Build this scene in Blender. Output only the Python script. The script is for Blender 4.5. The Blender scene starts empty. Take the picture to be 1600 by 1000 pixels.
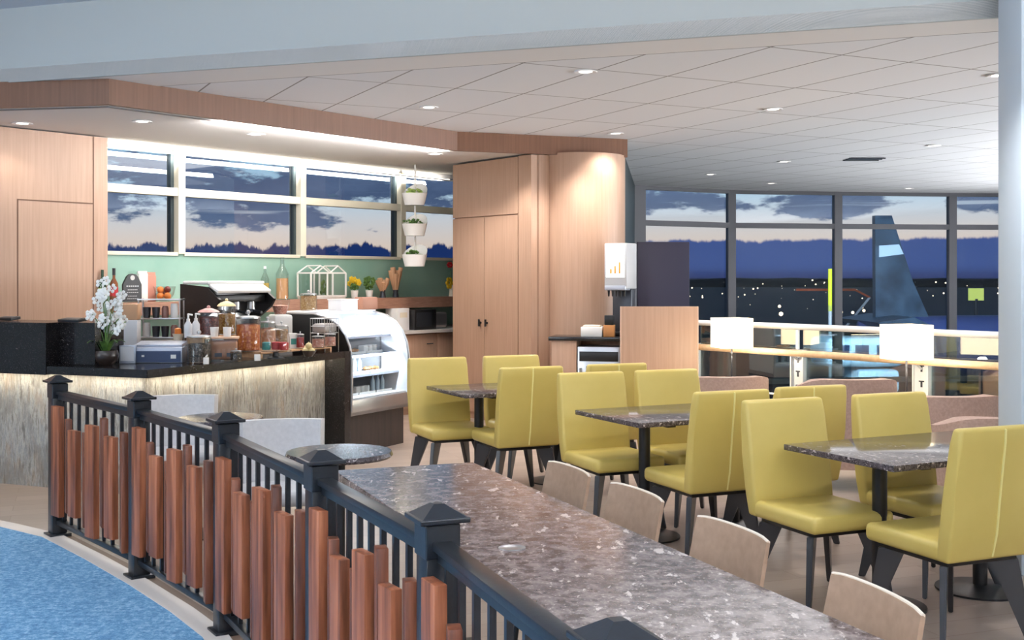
import bpy, bmesh, math, random
from mathutils import Vector, Matrix
random.seed(7)
PI = math.pi
sc = bpy.context.scene
col = sc.collection

# ------------------------------------------------------------------ camera
cam_d = bpy.data.cameras.new('camera')
cam_d.sensor_width = 36.0
cam_d.lens = 36.0 * 1800 / 1600
cam_d.shift_y = -65 / 1600
cam_d.clip_end = 6000
cam = bpy.data.objects.new('camera', cam_d)
cam.location = (0, 0, 1.6)
cam.rotation_euler = (PI / 2, 0, 0)
col.objects.link(cam)
sc.camera = cam
sc.view_settings.view_transform = 'Standard'
sc.view_settings.look = 'None'
sc.view_settings.gamma = 1
sc.view_settings.use_curve_mapping = False
sc.view_settings.exposure = 0.25
try:
    sc.cycles.use_denoising = True
    sc.cycles.max_bounces = 10
    sc.cycles.transparent_max_bounces = 24
    sc.cycles.sample_clamp_indirect = 6
    sc.cycles.caustics_reflective = False
    sc.cycles.caustics_refractive = False
except Exception:
    pass


def lin(c):
    return tuple(((x / 255) / 12.92 if x / 255 <= .04045 else ((x / 255 + .055) / 1.055) ** 2.4) for x in c)


def lin4(c):
    return lin(c) + (1.0,)


class NT:
    """small helper around a node tree"""
    def __init__(self, tree):
        self.t = tree
        self.n = tree.nodes
        self.l = tree.links

    def new(self, typ, **kw):
        nd = self.n.new(typ)
        for k, v in kw.items():
            setattr(nd, k, v)
        return nd

    def link(self, a, b):
        self.l.new(a, b)

    def put(self, sock, v):
        if isinstance(v, bpy.types.NodeSocket):
            self.l.new(v, sock)
        else:
            sock.default_value = v

    def math(self, op, a, b=0.0, clamp=False):
        m = self.new('ShaderNodeMath', operation=op, use_clamp=clamp)
        self.put(m.inputs[0], a)
        self.put(m.inputs[1], b)
        return m.outputs[0]

    def smooth(self, v, a, b):
        m = self.new('ShaderNodeMapRange', interpolation_type='SMOOTHSTEP')
        self.put(m.inputs[0], v)
        self.put(m.inputs[1], a)
        self.put(m.inputs[2], b)
        return m.outputs[0]

    def mix(self, f, a, b):
        m = self.new('ShaderNodeMix', data_type='RGBA')
        self.put(m.inputs[0], f)
        self.put(m.inputs[6], a)
        self.put(m.inputs[7], b)
        return m.outputs[2]

    def ramp(self, f, stops, interp='LINEAR'):
        r = self.new('ShaderNodeValToRGB')
        r.color_ramp.interpolation = interp
        e = r.color_ramp.elements
        while len(e) < len(stops):
            e.new(.5)
        for i, (p, c) in enumerate(stops):
            e[i].position = p
            e[i].color = c if len(c) == 4 else tuple(c) + (1,)
        self.put(r.inputs[0], f)
        return r.outputs[0]

    def noise(self, vec, scale, detail=3, rough=.55):
        n = self.new('ShaderNodeTexNoise')
        self.put(n.inputs['Vector'], vec)
        n.inputs['Scale'].default_value = scale
        n.inputs['Detail'].default_value = detail
        n.inputs['Roughness'].default_value = rough
        return n.outputs[0]


# ------------------------------------------------------------------ world: dusk sky
world = bpy.data.worlds.new('dusk_sky')
sc.world = world
world.use_nodes = True
W = NT(world.node_tree)
W.n.clear()
wo = W.new('ShaderNodeOutputWorld')
bg = W.new('ShaderNodeBackground')
W.link(bg.outputs[0], wo.inputs[0])
tc = W.new('ShaderNodeTexCoord')
sep = W.new('ShaderNodeSeparateXYZ')
W.link(tc.outputs['Generated'], sep.inputs[0])
hx, hy, hz = sep.outputs
az = W.math('ARCTAN2', hx, hy)
el = W.math('ARCSINE', hz)
right = W.smooth(az, -.02, .12)            # 0 towards the bar windows, 1 towards the apron
def vec2(a, sa, e, se, off=0.0):
    c = W.new('ShaderNodeCombineXYZ')
    W.put(c.inputs[0], W.math('MULTIPLY', a, sa))
    W.put(c.inputs[1], W.math('MULTIPLY', e, se))
    c.inputs[2].default_value = off
    return c.outputs[0]
elp = W.math('MULTIPLY', el, 2.5, clamp=True)   # 0..0.4 rad
clear = W.ramp(elp, [(0.0, lin((208, 172, 154))), (.07, lin((230, 196, 172))), (.125, lin((214, 200, 192))),
                     (.19, lin((184, 202, 210))), (.30, lin((122, 158, 180))), (.6, lin((50, 80, 120))), (1, lin((20, 34, 66)))])
# high broken cloud
cn = W.noise(vec2(az, 13, el, 34, 3.3), 1.0, 7, .64)
c0 = W.math('ADD', .074, W.math('MULTIPLY', right, -.012))
band = W.math('SUBTRACT', 1.0, W.math('MULTIPLY', W.math('ABSOLUTE', W.math('SUBTRACT', el, c0)), W.math('ADD', 30.0, W.math('MULTIPLY', right, 45.0))))
cm = W.smooth(W.math('ADD', cn, W.math('MULTIPLY', band, W.math('ADD', .29, W.math('MULTIPLY', right, -.13)))), .58, .66)
streak = W.noise(vec2(az, 3, el, 120, 9.0), 1.0, 3, .5)
cm = W.math('MULTIPLY', cm, W.math('SUBTRACT', 1.0, W.math('MULTIPLY', W.smooth(streak, .60, .66), .6)))
cloudc = W.mix(cn, lin4((30, 44, 74)), lin4((112, 124, 148)))
sky1 = W.mix(cm, clear, cloudc)
# low bank with a jagged top
bn = W.noise(vec2(az, 60, el, 14, 1.0), 1.0, 8, .7)
top = W.math('ADD', W.math('ADD', .012, W.math('MULTIPLY', right, .0145)), W.math('MULTIPLY', bn, W.math('ADD', .030, W.math('MULTIPLY', right, -.018))))
bm_ = W.math('SUBTRACT', 1.0, W.smooth(el, W.math('SUBTRACT', top, .0015), W.math('ADD', top, .0015)))
bankc = W.mix(right, lin4((30, 48, 92)), lin4((64, 80, 128)))
bankc = W.mix(W.smooth(el, .012, .0), bankc, lin4((50, 58, 98)))
sky2 = W.mix(bm_, sky1, bankc)
dark = W.smooth(el, 0.0008, -0.0008)
sky3 = W.mix(dark, sky2, lin4((14, 18, 34)))
W.link(sky3, bg.inputs[0])
bg.inputs[1].default_value = 1.5


# ------------------------------------------------------------------ materials
def principled(name):
    m = bpy.data.materials.new(name)
    m.use_nodes = True
    t = NT(m.node_tree)
    b = m.node_tree.nodes['Principled BSDF']
    return m, t, b


def mat(name, c, rough=.5, metal=0.0, emit=None, estr=0.0, spec=.5, coat=0.0):
    m, t, b = principled(name)
    b.inputs['Base Color'].default_value = lin4(c)
    b.inputs['Roughness'].default_value = rough
    b.inputs['Metallic'].default_value = metal
    b.inputs['Specular IOR Level'].default_value = spec
    b.inputs['Coat Weight'].default_value = coat
    if emit:
        b.inputs['Emission Color'].default_value = lin4(emit)
        b.inputs['Emission Strength'].default_value = estr
    return m


def objvec(t, s=(1, 1, 1), rot=(0, 0, 0)):
    tcn = t.new('ShaderNodeTexCoord')
    mp = t.new('ShaderNodeMapping')
    t.link(tcn.outputs['Object'], mp.inputs[0])
    mp.inputs['Scale'].default_value = s
    mp.inputs['Rotation'].default_value = rot
    return mp.outputs[0]


def bump(t, b, h, strength=.3, dist=.01):
    n = t.new('ShaderNodeBump')
    n.inputs['Strength'].default_value = strength
    n.inputs['Distance'].default_value = dist
    t.link(h, n.inputs['Height'])
    t.link(n.outputs[0], b.inputs['Normal'])


def noisemat(name, stops, scale=5, s=(1, 1, 1), rough=.5, detail=4, bstr=0.0, bdist=.005, spec=.5, nrough=.55, metal=0):
    m, t, b = principled(name)
    v = objvec(t, s)
    f = t.noise(v, scale, detail, nrough)
    c = t.ramp(f, [(p, lin(q)) for p, q in stops])
    t.link(c, b.inputs['Base Color'])
    b.inputs['Roughness'].default_value = rough
    b.inputs['Specular IOR Level'].default_value = spec
    b.inputs['Metallic'].default_value = metal
    if bstr:
        bump(t, b, f, bstr, bdist)
    return m


def glassmat(name, tint=(235, 245, 245), tr=1.0, boost=1.6, base=0.0):
    m = bpy.data.materials.new(name)
    m.use_nodes = True
    t = NT(m.node_tree)
    t.n.clear()
    o = t.new('ShaderNodeOutputMaterial')
    tr_ = t.new('ShaderNodeBsdfTransparent')
    tr_.inputs[0].default_value = lin4(tint)
    g = t.new('ShaderNodeBsdfGlossy')
    g.inputs['Roughness'].default_value = .01
    fr = t.new('ShaderNodeFresnel')
    ge = t.new('ShaderNodeNewGeometry')
    t.link(t.math('ADD', 1.5, t.math('MULTIPLY', ge.outputs['Backfacing'], 1 / 1.5 - 1.5)), fr.inputs[0])
    f = t.math('ADD', t.math('MULTIPLY', fr.outputs[0], boost), base, clamp=True)
    mx = t.new('ShaderNodeMixShader')
    t.link(f, mx.inputs[0])
    t.link(tr_.outputs[0], mx.inputs[1])
    t.link(g.outputs[0], mx.inputs[2])
    t.link(mx.outputs[0], o.inputs[0])
    return m


M = {}
M['paint'] = mat('ceiling_paint', (226, 224, 222), .8)
M['bulkhead'] = mat('bulkhead_paint', (174, 180, 180), .75)
M['conc_ceiling'] = mat('concourse_ceiling_paint', (196, 202, 212), .8)
M['bluewhite'] = mat('pale_blue_column_paint', (200, 212, 222), .6)
M['darkgreen'] = mat('dark_frame_paint', (46, 58, 62), .5)
M['cream_frame'] = mat('cream_window_frame', (226, 220, 200), .5)
M['grey_frame'] = mat('grey_window_frame', (120, 120, 126), .45, .2)
M['teal'] = noisemat('teal_glass_backsplash', [(.3, (132, 172, 156)), (.7, (156, 190, 174))], 1.3, rough=.4, spec=.25)
M['woodpanel'] = noisemat('tan_wood_veneer', [(.25, (168, 134, 111)), (.5, (175, 141, 118)), (.75, (182, 148, 125))], 60, (1, 1, .03), .45, 3, .03, .002)
M['fascia'] = noisemat('shaded_wood_fascia', [(.25, (106, 72, 53)), (.75, (124, 87, 66))], 45, (1, 1, .03), .45, 3)  # tan wood darkened, its unlit shade put into the colour
M['seam'] = mat('panel_seam', (110, 82, 66), .8)
M['blackmetal'] = noisemat('charcoal_powder_coat', [(.3, (27, 30, 35)), (.7, (33, 37, 43))], 60, rough=.30, bstr=.05)
M['black'] = mat('black_satin', (18, 18, 20), .38)
M['darkmetal'] = mat('dark_grey_metal', (70, 72, 78), .35, .7)
M['legmetal'] = mat('dark_satin_legs', (34, 34, 38), .28, .0, spec=.9)
M['railwhite'] = mat('pale_metal_rail', (228, 226, 224), .35)
M['chrome'] = mat('brushed_steel', (200, 200, 202), .28, .9)
M['steel'] = mat('galvanised_steel', (206, 210, 212), .45, .2)
M['white'] = mat('white_ceramic', (244, 242, 238), .35)
M['whiteplastic'] = mat('white_plastic', (236, 236, 238), .45)
M['cream'] = mat('cream_paper', (240, 228, 205), .7)
M['slat'] = noisemat('redwood_slat', [(.3, (88, 46, 28)), (.5, (148, 84, 54)), (.68, (184, 112, 76))], 28, (1, 1, .06), .42, 5, .25, .003)
M['slat_dark'] = noisemat('dark_redwood_slat', [(.3, (66, 34, 22)), (.5, (114, 62, 40)), (.68, (148, 86, 58))], 28, (1, 1, .06), .42, 5, .25, .003)
M['green'] = noisemat('olive_green_leather', [(.3, (201, 178, 95)), (.7, (209, 187, 105))], 3, rough=.42, bstr=.0)
M['greenpipe'] = mat('pale_green_piping', (236, 226, 150), .5)
M['ply'] = noisemat('tan_plywood', [(.3, (158, 130, 108)), (.7, (172, 143, 120))], 30, (.1, 1, 1), .42, 4)
M['plyedge'] = mat('pale_plywood_edge', (244, 230, 210), .5)
M['lounge'] = noisemat('taupe_lounge_fabric', [(.3, (168, 140, 128)), (.7, (186, 158, 144))], 60, rough=.85, bstr=.1)
M['greychair'] = noisemat('light_grey_upholstery', [(.3, (206, 204, 204)), (.7, (218, 216, 216))], 40, rough=.6)
M['glass'] = glassmat('window_glass', (222, 232, 240), boost=1.5)
M['railglass'] = glassmat('guard_glass', (216, 232, 230), boost=2.8, base=.10)
M['jarglass'] = glassmat('jar_glass', (246, 248, 248), boost=1.1)
M['caseglass'] = glassmat('display_glass', (240, 246, 250), boost=1.2)
M['darkwood'] = noisemat('dark_stained_wood', [(.3, (42, 34, 32)), (.7, (62, 50, 46))], 30, (1, 1, .05), .5)
M['plant'] = noisemat('leaf_green', [(.3, (40, 76, 34)), (.7, (104, 140, 62))], 20, rough=.5)
M['handrail'] = noisemat('honey_wood_handrail', [(.3, (206, 170, 130)), (.7, (226, 192, 152))], 20, rough=.35)
M['shade'] = mat('lit_lamp_shade', (255, 246, 226), .9, emit=(255, 232, 186), estr=3.4)
M['led'] = mat('warm_led_strip', (255, 245, 220), .9, emit=(255, 236, 196), estr=9.0)
M['softled'] = mat('soft_led_strip', (255, 248, 235), .9, emit=(255, 244, 224), estr=3.0)
M['lens'] = mat('downlight_lens', (255, 250, 240), .9, emit=(255, 244, 228), estr=6.0)
M['screen'] = mat('lit_menu_panel', (255, 255, 255), .5, emit=(255, 250, 245), estr=1.1)
M['navy'] = mat('navy_panel', (44, 42, 66), .5)
M['bluescreen'] = mat('dark_blue_plastic', (52, 66, 98), .3)
M['silverplastic'] = mat('silver_plastic', (176, 182, 196), .35, .3)
M['orange'] = mat('orange_fruit', (226, 128, 48), .5)
M['red'] = mat('red_enamel', (176, 40, 44), .4)
M['tealcup'] = mat('teal_enamel', (60, 140, 136), .4)
M['yellow'] = mat('yellow_petals', (236, 196, 40), .6)
M['redpetal'] = mat('red_petals', (184, 32, 44), .6)
M['tan'] = mat('tan_kraft_paper', (204, 160, 124), .7)
M['pastry'] = noisemat('baked_pastry', [(.3, (196, 134, 84)), (.7, (228, 180, 130))], 20, rough=.6)
M['darkbowl'] = mat('dark_bronze_bowl', (50, 40, 36), .25)


def contents(name, a, b_, scale=60):
    m, t, b = principled(name)
    v = objvec(t)
    vo = t.new('ShaderNodeTexVoronoi')
    t.link(v, vo.inputs['Vector'])
    vo.inputs['Scale'].default_value = scale
    c = t.ramp(vo.outputs['Distance'], [(.1, lin(b_)), (.7, lin(a))])
    t.link(c, b.inputs['Base Color'])
    b.inputs['Roughness'].default_value = .55
    bump(t, b, vo.outputs['Distance'], .5, .006)
    return m


def granite(name, base, mid, speck, scale, thr, rough):
    m, t, b = principled(name)
    v = objvec(t)
    f = t.noise(v, scale, 6, .7)
    c1 = t.ramp(f, [(.38, lin(base)), (.60, lin(mid))])
    # elongated pale flecks
    v2 = objvec(t, (1.0, .45, 1), (0, 0, math.radians(-35)))
    f2 = t.noise(v2, scale * 1.1, 4, .62)
    k = t.smooth(f2, thr, thr + .06)
    f3 = t.noise(v, scale * 4, 3, .6)
    k2 = t.math('MULTIPLY', t.smooth(f3, .60, .68), .55)
    c2 = t.mix(t.math('MAXIMUM', k, k2), c1, lin4(speck))
    t.link(c2, b.inputs['Base Color'])
    b.inputs['Roughness'].default_value = rough
    b.inputs['Specular IOR Level'].default_value = .55
    return m


M['table_granite'] = granite('speckled_brown_granite', (70, 60, 62), (150, 138, 136), (212, 200, 194), 21, .61, .13)
M['dark_granite'] = granite('speckled_dark_granite', (44, 38, 40), (92, 84, 86), (176, 166, 164), 42, .59, .14)
M['bar_granite'] = granite('black_bar_granite', (14, 13, 14), (34, 31, 32), (100, 94, 92), 34, .66, .16)

# bar front: slivers of onyx, cream grey and brown, running upright
m, t, b = principled('split_onyx_cladding')
v = objvec(t, (1, 1, .11))
f = t.noise(v, 38, 7, .78)
g = t.noise(objvec(t, (1, 1, .35)), 11, 4, .6)
c = t.ramp(f, [(.30, lin((62, 58, 54))), (.42, lin((124, 120, 114))), (.5, lin((182, 178, 170))), (.57, lin((132, 134, 136))), (.70, lin((206, 200, 188)))])
c = t.mix(t.math('MULTIPLY', t.smooth(g, .52, .66), .35), c, lin4((160, 128, 92)))
t.link(c, b.inputs['Base Color'])
h_ = t.noise(objvec(t, (1, 1, .5)), 4.5, 5, .7)
c = t.mix(t.math('MULTIPLY', t.smooth(h_, .44, .60), .6), c, lin4((118, 114, 108)))
b.inputs['Roughness'].default_value = .6
t.link(c, b.inputs['Base Color'])
bump(t, b, f, .6, .02)
M['onyx'] = m

# wood-look plank floor
m, t, b = principled('tan_plank_floor')
v = objvec(t, rot=(0, 0, math.radians(-20.5)))
bk = t.new('ShaderNodeTexBrick', offset=.37, squash=1.0)
t.link(v, bk.inputs['Vector'])
bk.inputs['Color1'].default_value = lin4((160, 144, 132))
bk.inputs['Color2'].default_value = lin4((138, 120, 108))
bk.inputs['Mortar'].default_value = lin4((128, 106, 90))
bk.inputs['Scale'].default_value = 1
bk.inputs['Mortar Size'].default_value = .003
bk.inputs['Brick Width'].default_value = 1.2
bk.inputs['Row Height'].default_value = .18
f = t.noise(objvec(t, (.15, 1, 1), (0, 0, math.radians(-20.5))), 26, 4, .6)
c = t.mix(t.math('MULTIPLY', f, .45), bk.outputs[0], lin4((176, 160, 146)))
t.link(c, b.inputs['Base Color'])
b.inputs['Roughness'].default_value = .36
M['planks'] = m

m, t, b = principled('blue_loop_carpet')
f = t.noise(objvec(t), 38, 5, .8)
g = t.noise(objvec(t), 6, 3, .6)
c = t.ramp(f, [(.32, lin((62, 108, 150))), (.5, lin((104, 156, 194))), (.66, lin((170, 204, 226)))])
c = t.mix(t.math('MULTIPLY', g, .3), c, lin4((80, 126, 170)))
t.link(c, b.inputs['Base Color'])
b.inputs['Roughness'].default_value = .95
bump(t, b, f, .5, .01)
M['carpet'] = m

m, t, b = principled('acoustic_ceiling_tile')
v = objvec(t, rot=(0, 0, math.radians(-26)))
bk = t.new('ShaderNodeTexBrick', offset=0, squash=1.0)
t.link(v, bk.inputs['Vector'])
bk.inputs['Color1'].default_value = lin4((226, 227, 229))
bk.inputs['Color2'].default_value = lin4((222, 223, 226))
bk.inputs['Mortar'].default_value = lin4((140, 137, 135))
bk.inputs['Scale'].default_value = 1
bk.inputs['Mortar Size'].default_value = .008
bk.inputs['Brick Width'].default_value = .61
bk.inputs['Row Height'].default_value = 1.22
t.link(bk.outputs[0], b.inputs['Base Color'])
b.inputs['Roughness'].default_value = .85
M['tile'] = m


# ------------------------------------------------------------------ mesh builder
class MB:
    def __init__(self):
        self.b = bmesh.new()

    def _xf(self, vs, mtx):
        bmesh.ops.transform(self.b, matrix=mtx, verts=vs)

    def box(self, c, s, rz=0.0, bev=0.0, rx=0.0, ry=0.0, seg=2):
        tmp = bmesh.new()
        bmesh.ops.create_cube(tmp, size=1)
        bmesh.ops.scale(tmp, vec=s, verts=tmp.verts)
        if bev:
            bmesh.ops.bevel(tmp, geom=list(tmp.edges), offset=bev, segments=seg, profile=.5, affect='EDGES')
        bmesh.ops.transform(tmp, matrix=Matrix.Translation(c) @ Matrix.Rotation(rz, 4, 'Z') @ Matrix.Rotation(ry, 4, 'Y') @ Matrix.Rotation(rx, 4, 'X'), verts=tmp.verts)
        self._merge(tmp)
        return self

    def _merge(self, tmp):
        me = bpy.data.meshes.new('tmp')
        tmp.to_mesh(me)
        tmp.free()
        self.b.from_mesh(me)
        bpy.data.meshes.remove(me)

    def cyl(self, p0, p1, r0, r1=None, n=20):
        r1 = r0 if r1 is None else r1
        p0, p1 = Vector(p0), Vector(p1)
        d = p1 - p0
        tmp = bmesh.new()
        bmesh.ops.create_cone(tmp, cap_ends=True, segments=n, radius1=r0, radius2=r1, depth=d.length)
        q = Vector((0, 0, 1)).rotation_difference(d.normalized()).to_matrix().to_4x4()
        bmesh.ops.transform(tmp, matrix=Matrix.Translation((p0 + p1) / 2) @ q, verts=tmp.verts)
        self._merge(tmp)
        return self

    def lathe(self, prof, c=(0, 0, 0), n=24, sx=1.0, sy=1.0, rz=0.0):
        rings = []
        for r, z in prof:
            if r < 1e-5:
                rings.append([self.b.verts.new((c[0], c[1], c[2] + z))])
            else:
                ring = []
                for k in range(n):
                    a = 2 * PI * k / n
                    x, y = r * sx * math.cos(a), r * sy * math.sin(a)
                    ring.append(self.b.verts.new((c[0] + x * math.cos(rz) - y * math.sin(rz), c[1] + x * math.sin(rz) + y * math.cos(rz), c[2] + z)))
                rings.append(ring)
        for a, b_ in zip(rings[:-1], rings[1:]):
            for k in range(n):
                k2 = (k + 1) % n
                if len(a) == 1 and len(b_) == 1:
                    continue
                if len(a) == 1:
                    self.b.faces.new((a[0], b_[k2], b_[k]))
                elif len(b_) == 1:
                    self.b.faces.new((a[k], a[k2], b_[0]))
                else:
                    self.b.faces.new((a[k], a[k2], b_[k2], b_[k]))
        return self

    def prism(self, poly, z0, z1):
        lo = [self.b.verts.new((x, y, z0)) for x, y in poly]
        hi = [self.b.verts.new((x, y, z1)) for x, y in poly]
        n = len(poly)
        self.b.faces.new(lo[::-1])
        self.b.faces.new(hi)
        for k in range(n):
            self.b.faces.new((lo[k], lo[(k + 1) % n], hi[(k + 1) % n], hi[k]))
        return self

    def hull8(self, lo, hi):
        """loft between two closed 3-D loops with caps"""
        a = [self.b.verts.new(p) for p in lo]
        c = [self.b.verts.new(p) for p in hi]
        n = len(a)
        self.b.faces.new(a[::-1])
        self.b.faces.new(c)
        for k in range(n):
            self.b.faces.new((a[k], a[(k + 1) % n], c[(k + 1) % n], c[k]))
        return self

    def ball(self, c, r, s=(1, 1, 1), sub=2):
        tmp = bmesh.new()
        bmesh.ops.create_icosphere(tmp, subdivisions=sub, radius=r)
        bmesh.ops.transform(tmp, matrix=Matrix.Translation(c) @ Matrix.Diagonal((s[0], s[1], s[2], 1)), verts=tmp.verts)
        self._merge(tmp)
        return self

    def tube(self, pts, r, n=10):
        for a, c in zip(pts[:-1], pts[1:]):
            self.cyl(a, c, r, r, n)
            self.ball(c, r, sub=1)
        return self

    def build(self, name, m, parent=None, smooth=True, ang=40):
        bmesh.ops.recalc_face_normals(self.b, faces=list(self.b.faces))
        big = [f for f in self.b.faces if len(f.verts) > 6]
        if big:
            bmesh.ops.triangulate(self.b, faces=big, quad_method='BEAUTY', ngon_method='EAR_CLIP')
        me = bpy.data.meshes.new(name)
        self.b.to_mesh(me)
        self.b.free()
        me.materials.append(M[m] if isinstance(m, str) else m)
        if smooth:
            for p in me.polygons:
                p.use_smooth = True
            try:
                me.set_sharp_from_angle(angle=math.radians(ang))
            except Exception:
                pass
        o = bpy.data.objects.new(name, me)
        col.objects.link(o)
        if parent:
            o.parent = parent
        return o


def tag(o, label=None, cat=None, group=None, kind=None):
    if label:
        o['label'] = label
    if cat:
        o['category'] = cat
    if group:
        o['group'] = group
    if kind:
        o['kind'] = kind
    return o


def thing(name, label, cat, loc=(0, 0, 0), rz=0.0, group=None):
    o = bpy.data.objects.new(name, None)
    o.empty_display_size = .1
    col.objects.link(o)
    o.location = loc
    o.rotation_euler = (0, 0, rz)
    return tag(o, label, cat, group)


def struct(name, mb, m, parent=None, smooth=True):
    o = mb.build(name, m, parent, smooth)
    if parent is None:
        o['kind'] = 'structure'
    return o


def copy_tree(o, parent=None):
    c = o.copy()
    col.objects.link(c)
    c.parent = parent
    for ch in list(o.children):
        copy_tree(ch, c)
    return c


class Proto:
    """first use moves the thing itself, later uses are copies"""
    def __init__(self, root):
        self.root = root
        self.used = False

    def place(self, loc, rz, label, group=None, s=None):
        o = copy_tree(self.root) if self.used else self.root
        self.used = True
        o.location = loc
        o.rotation_euler = (0, 0, rz)
        o['label'] = label
        if group:
            o['group'] = group
        if s:
            o.scale = (s, s, s)
        return o


def at(px, d):
    """point of the place seen at that column and that distance along the view"""
    return Vector(((px - 800) / 1800 * d, d, 0))


def area(name, loc, sx, sy, power, c, rot=(0, 0, 0), spread=PI):
    l = bpy.data.lights.new(name, 'AREA')
    l.shape = 'RECTANGLE'
    l.size, l.size_y = sx, sy
    l.energy = power
    l.color = c
    l.spread = spread
    o = bpy.data.objects.new(name, l)
    o.location = loc
    o.rotation_euler = rot
    col.objects.link(o)
    return o


# added unseen area lights that fill the concourse, dining room and bar
WARM = (1.0, .94, .88)
NEUT = (1.0, .97, .95)
COOL = (.90, .95, 1.0)
area('concourse_ceiling_fill', (-2.5, 1.0, 3.66), 5.0, 3.0, 110, COOL)  # added overhead fill, out of view
area('concourse_ceiling_fill.001', (2.8, -1.5, 3.66), 5.0, 3.0, 110, (.92, .96, 1.0))
area('concourse_ceiling_fill.002', (-5.0, 5.5, 3.66), 2.4, 3.0, 70, COOL)
area('concourse_up_fill', (1.5, -3.6, 1.7), 13.0, .9, 980, (1.0, .99, .97), (math.radians(136), 0, 0), math.radians(96))  # added behind the camera to brighten the ceiling and bulkhead
area('dining_up_fill', (11.3, 9.5, 1.6), 9.0, .9, 760, (.97, .98, 1.0), (math.radians(128), 0, math.radians(90)), math.radians(90))  # added off to the right to brighten the dining ceiling
area('concourse_side_fill', (-8.1, 1.5, 2.2), 5.0, 1.4, 140, COOL, (math.radians(95), 0, math.radians(-90)))  # added cool side light for the left faces of the railing
area('dining_up_fill.001', (11.3, 15.0, .0), 8.0, .6, 240, (.97, .98, 1.0), (math.radians(132), 0, math.radians(90)), math.radians(84))  # second added light, brightens the deep end of the ceiling
area('dining_down_fill', (2.6, 9.6, 3.10), 3.0, 4.0, 25, NEUT, (0, 0, math.radians(20)))  # added soft fill below the tiles, no fitting
area('dining_down_fill.001', (4.0, 14.5, 3.10), 3.0, 4.0, 40, NEUT)
area('bar_down_fill', (-2.3, 11.2, 2.92), 1.6, 2.2, 42, WARM, (0, 0, math.radians(-38)))  # added soft fill under the soffit, no fitting
area('bar_down_fill.001', (-3.9, 9.9, 2.92), .6, .6, 2, WARM)

H_C = 3.13     # dining ceiling
H_S = 2.93     # bar soffit
H_K = 3.70     # concourse ceiling
u20 = Vector((math.cos(math.radians(23)), math.sin(math.radians(23)), 0))

# ------------------------------------------------------------------ floor, lower level, outside ground
R0 = Vector((1.92, 11.7, 0))
RD = Vector((.6, -.8, 0))
RN = Vector((.8, .6, 0))
def rp(t_, off=0.0, z=0.0):
    p = R0 + RD * t_ + RN * off
    return Vector((p.x, p.y, z))
e0, e1 = rp(-1.2, .12), rp(11.5, .12)
struct('floor', MB().prism([(-8, -4), (e1.x, -4), (e1.x, e1.y), (e0.x, e0.y), (1.95, 19), (-.385, 15.71), (-6.17, 8.43), (-8, 8.5)], -.25, 0), 'planks', smooth=False)
cp = [(-3.85, 7.75), (-3.29, 7.38), (-2.89, 7.08), (-2.42, 6.52), (-2.0, 5.99), (-1.63, 5.49), (-1.37, 5.1), (-.95, 4.2), (-.55, 3.2), (-.1, 2.1), (.45, .8), (1.1, -.7), (2.3, -4), (-8, -4), (-8, 9.2), (-6, 8.7)]
struct('floor_carpet', MB().prism(cp, 0.0, .012), 'carpet', smooth=False)
# border and edge strip between carpet and railing
b1 = cp[:13]
off = [(x + .09, y + .07) for x, y in b1]
struct('trim_1', MB().prism(b1 + off[::-1], 0.0, .014), mat('pale_border_strip', (214, 204, 196), .5), smooth=False)
struct('floor_lower_level', MB().prism([(-4, 11), (0.9, 12.9), (8.5, 2.5), (14, 2.5), (14, 23), (-4, 23)], -4.3, -4.1), mat('dark_lower_floor', (56, 60, 66), .4), smooth=False)

# ------------------------------------------------------------------ walls
WD = Vector((.6225, .7826, 0))     # run of the bar's window wall
WN = Vector((.7826, -.6225, 0))    # towards the room
W0 = Vector((-3.94, 11.0, 0))
def wp(s, out=0.0, z=0.0):
    p = W0 + WD * s + WN * out
    return Vector((p.x, p.y, z))
def wbox(mb, s0, s1, o0, o1, z0, z1):
    poly = [wp(s0, o0), wp(s1, o0), wp(s1, o1), wp(s0, o1)]
    return mb.prism([(p.x, p.y) for p in poly], z0, z1)
# wall under the windows with teal glass, the head above
struct('wall_bar_window', wbox(wbox(MB(), -3.4, 5.9, -.2, -.02, 0, 1.85), -3.4, 5.9, -.2, -.02, 2.9, 3.6), 'paint', smooth=False)
tag(wbox(MB(), -.05, 5.9, -.02, 0, 1.0, 1.85).build('teal_backsplash', 'teal', smooth=False), 'teal glass splashback running below the bar windows', 'backsplash')
# wood panelling left of the windows
wl = wbox(MB(), -3.6, 0.0, .0, .14, 0, H_S).build('wall_left_panelling', 'woodpanel', smooth=False)
wl['kind'] = 'structure'
seams = MB()
def wseam(s0, s1, z0, z1):
    wbox(seams, s0, s1, .139, .1425, z0, z1)
zt = 1.6 + 120 * 10.5 / 1800
def s_at(p):
    k = (p - 800) / 1800
    return (11 * k + 3.94) / (.6225 - .7826 * k)
wseam(s_at(14), s_at(14) + .012, .05, zt)
wseam(s_at(132), s_at(132) + .012, .05, H_S)
wseam(s_at(14), s_at(132), zt - .006, zt + .006)
wseam(-2.2, -2.188, .05, H_S)
seams.build('panel_seam', 'seam', wl, smooth=False)
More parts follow.
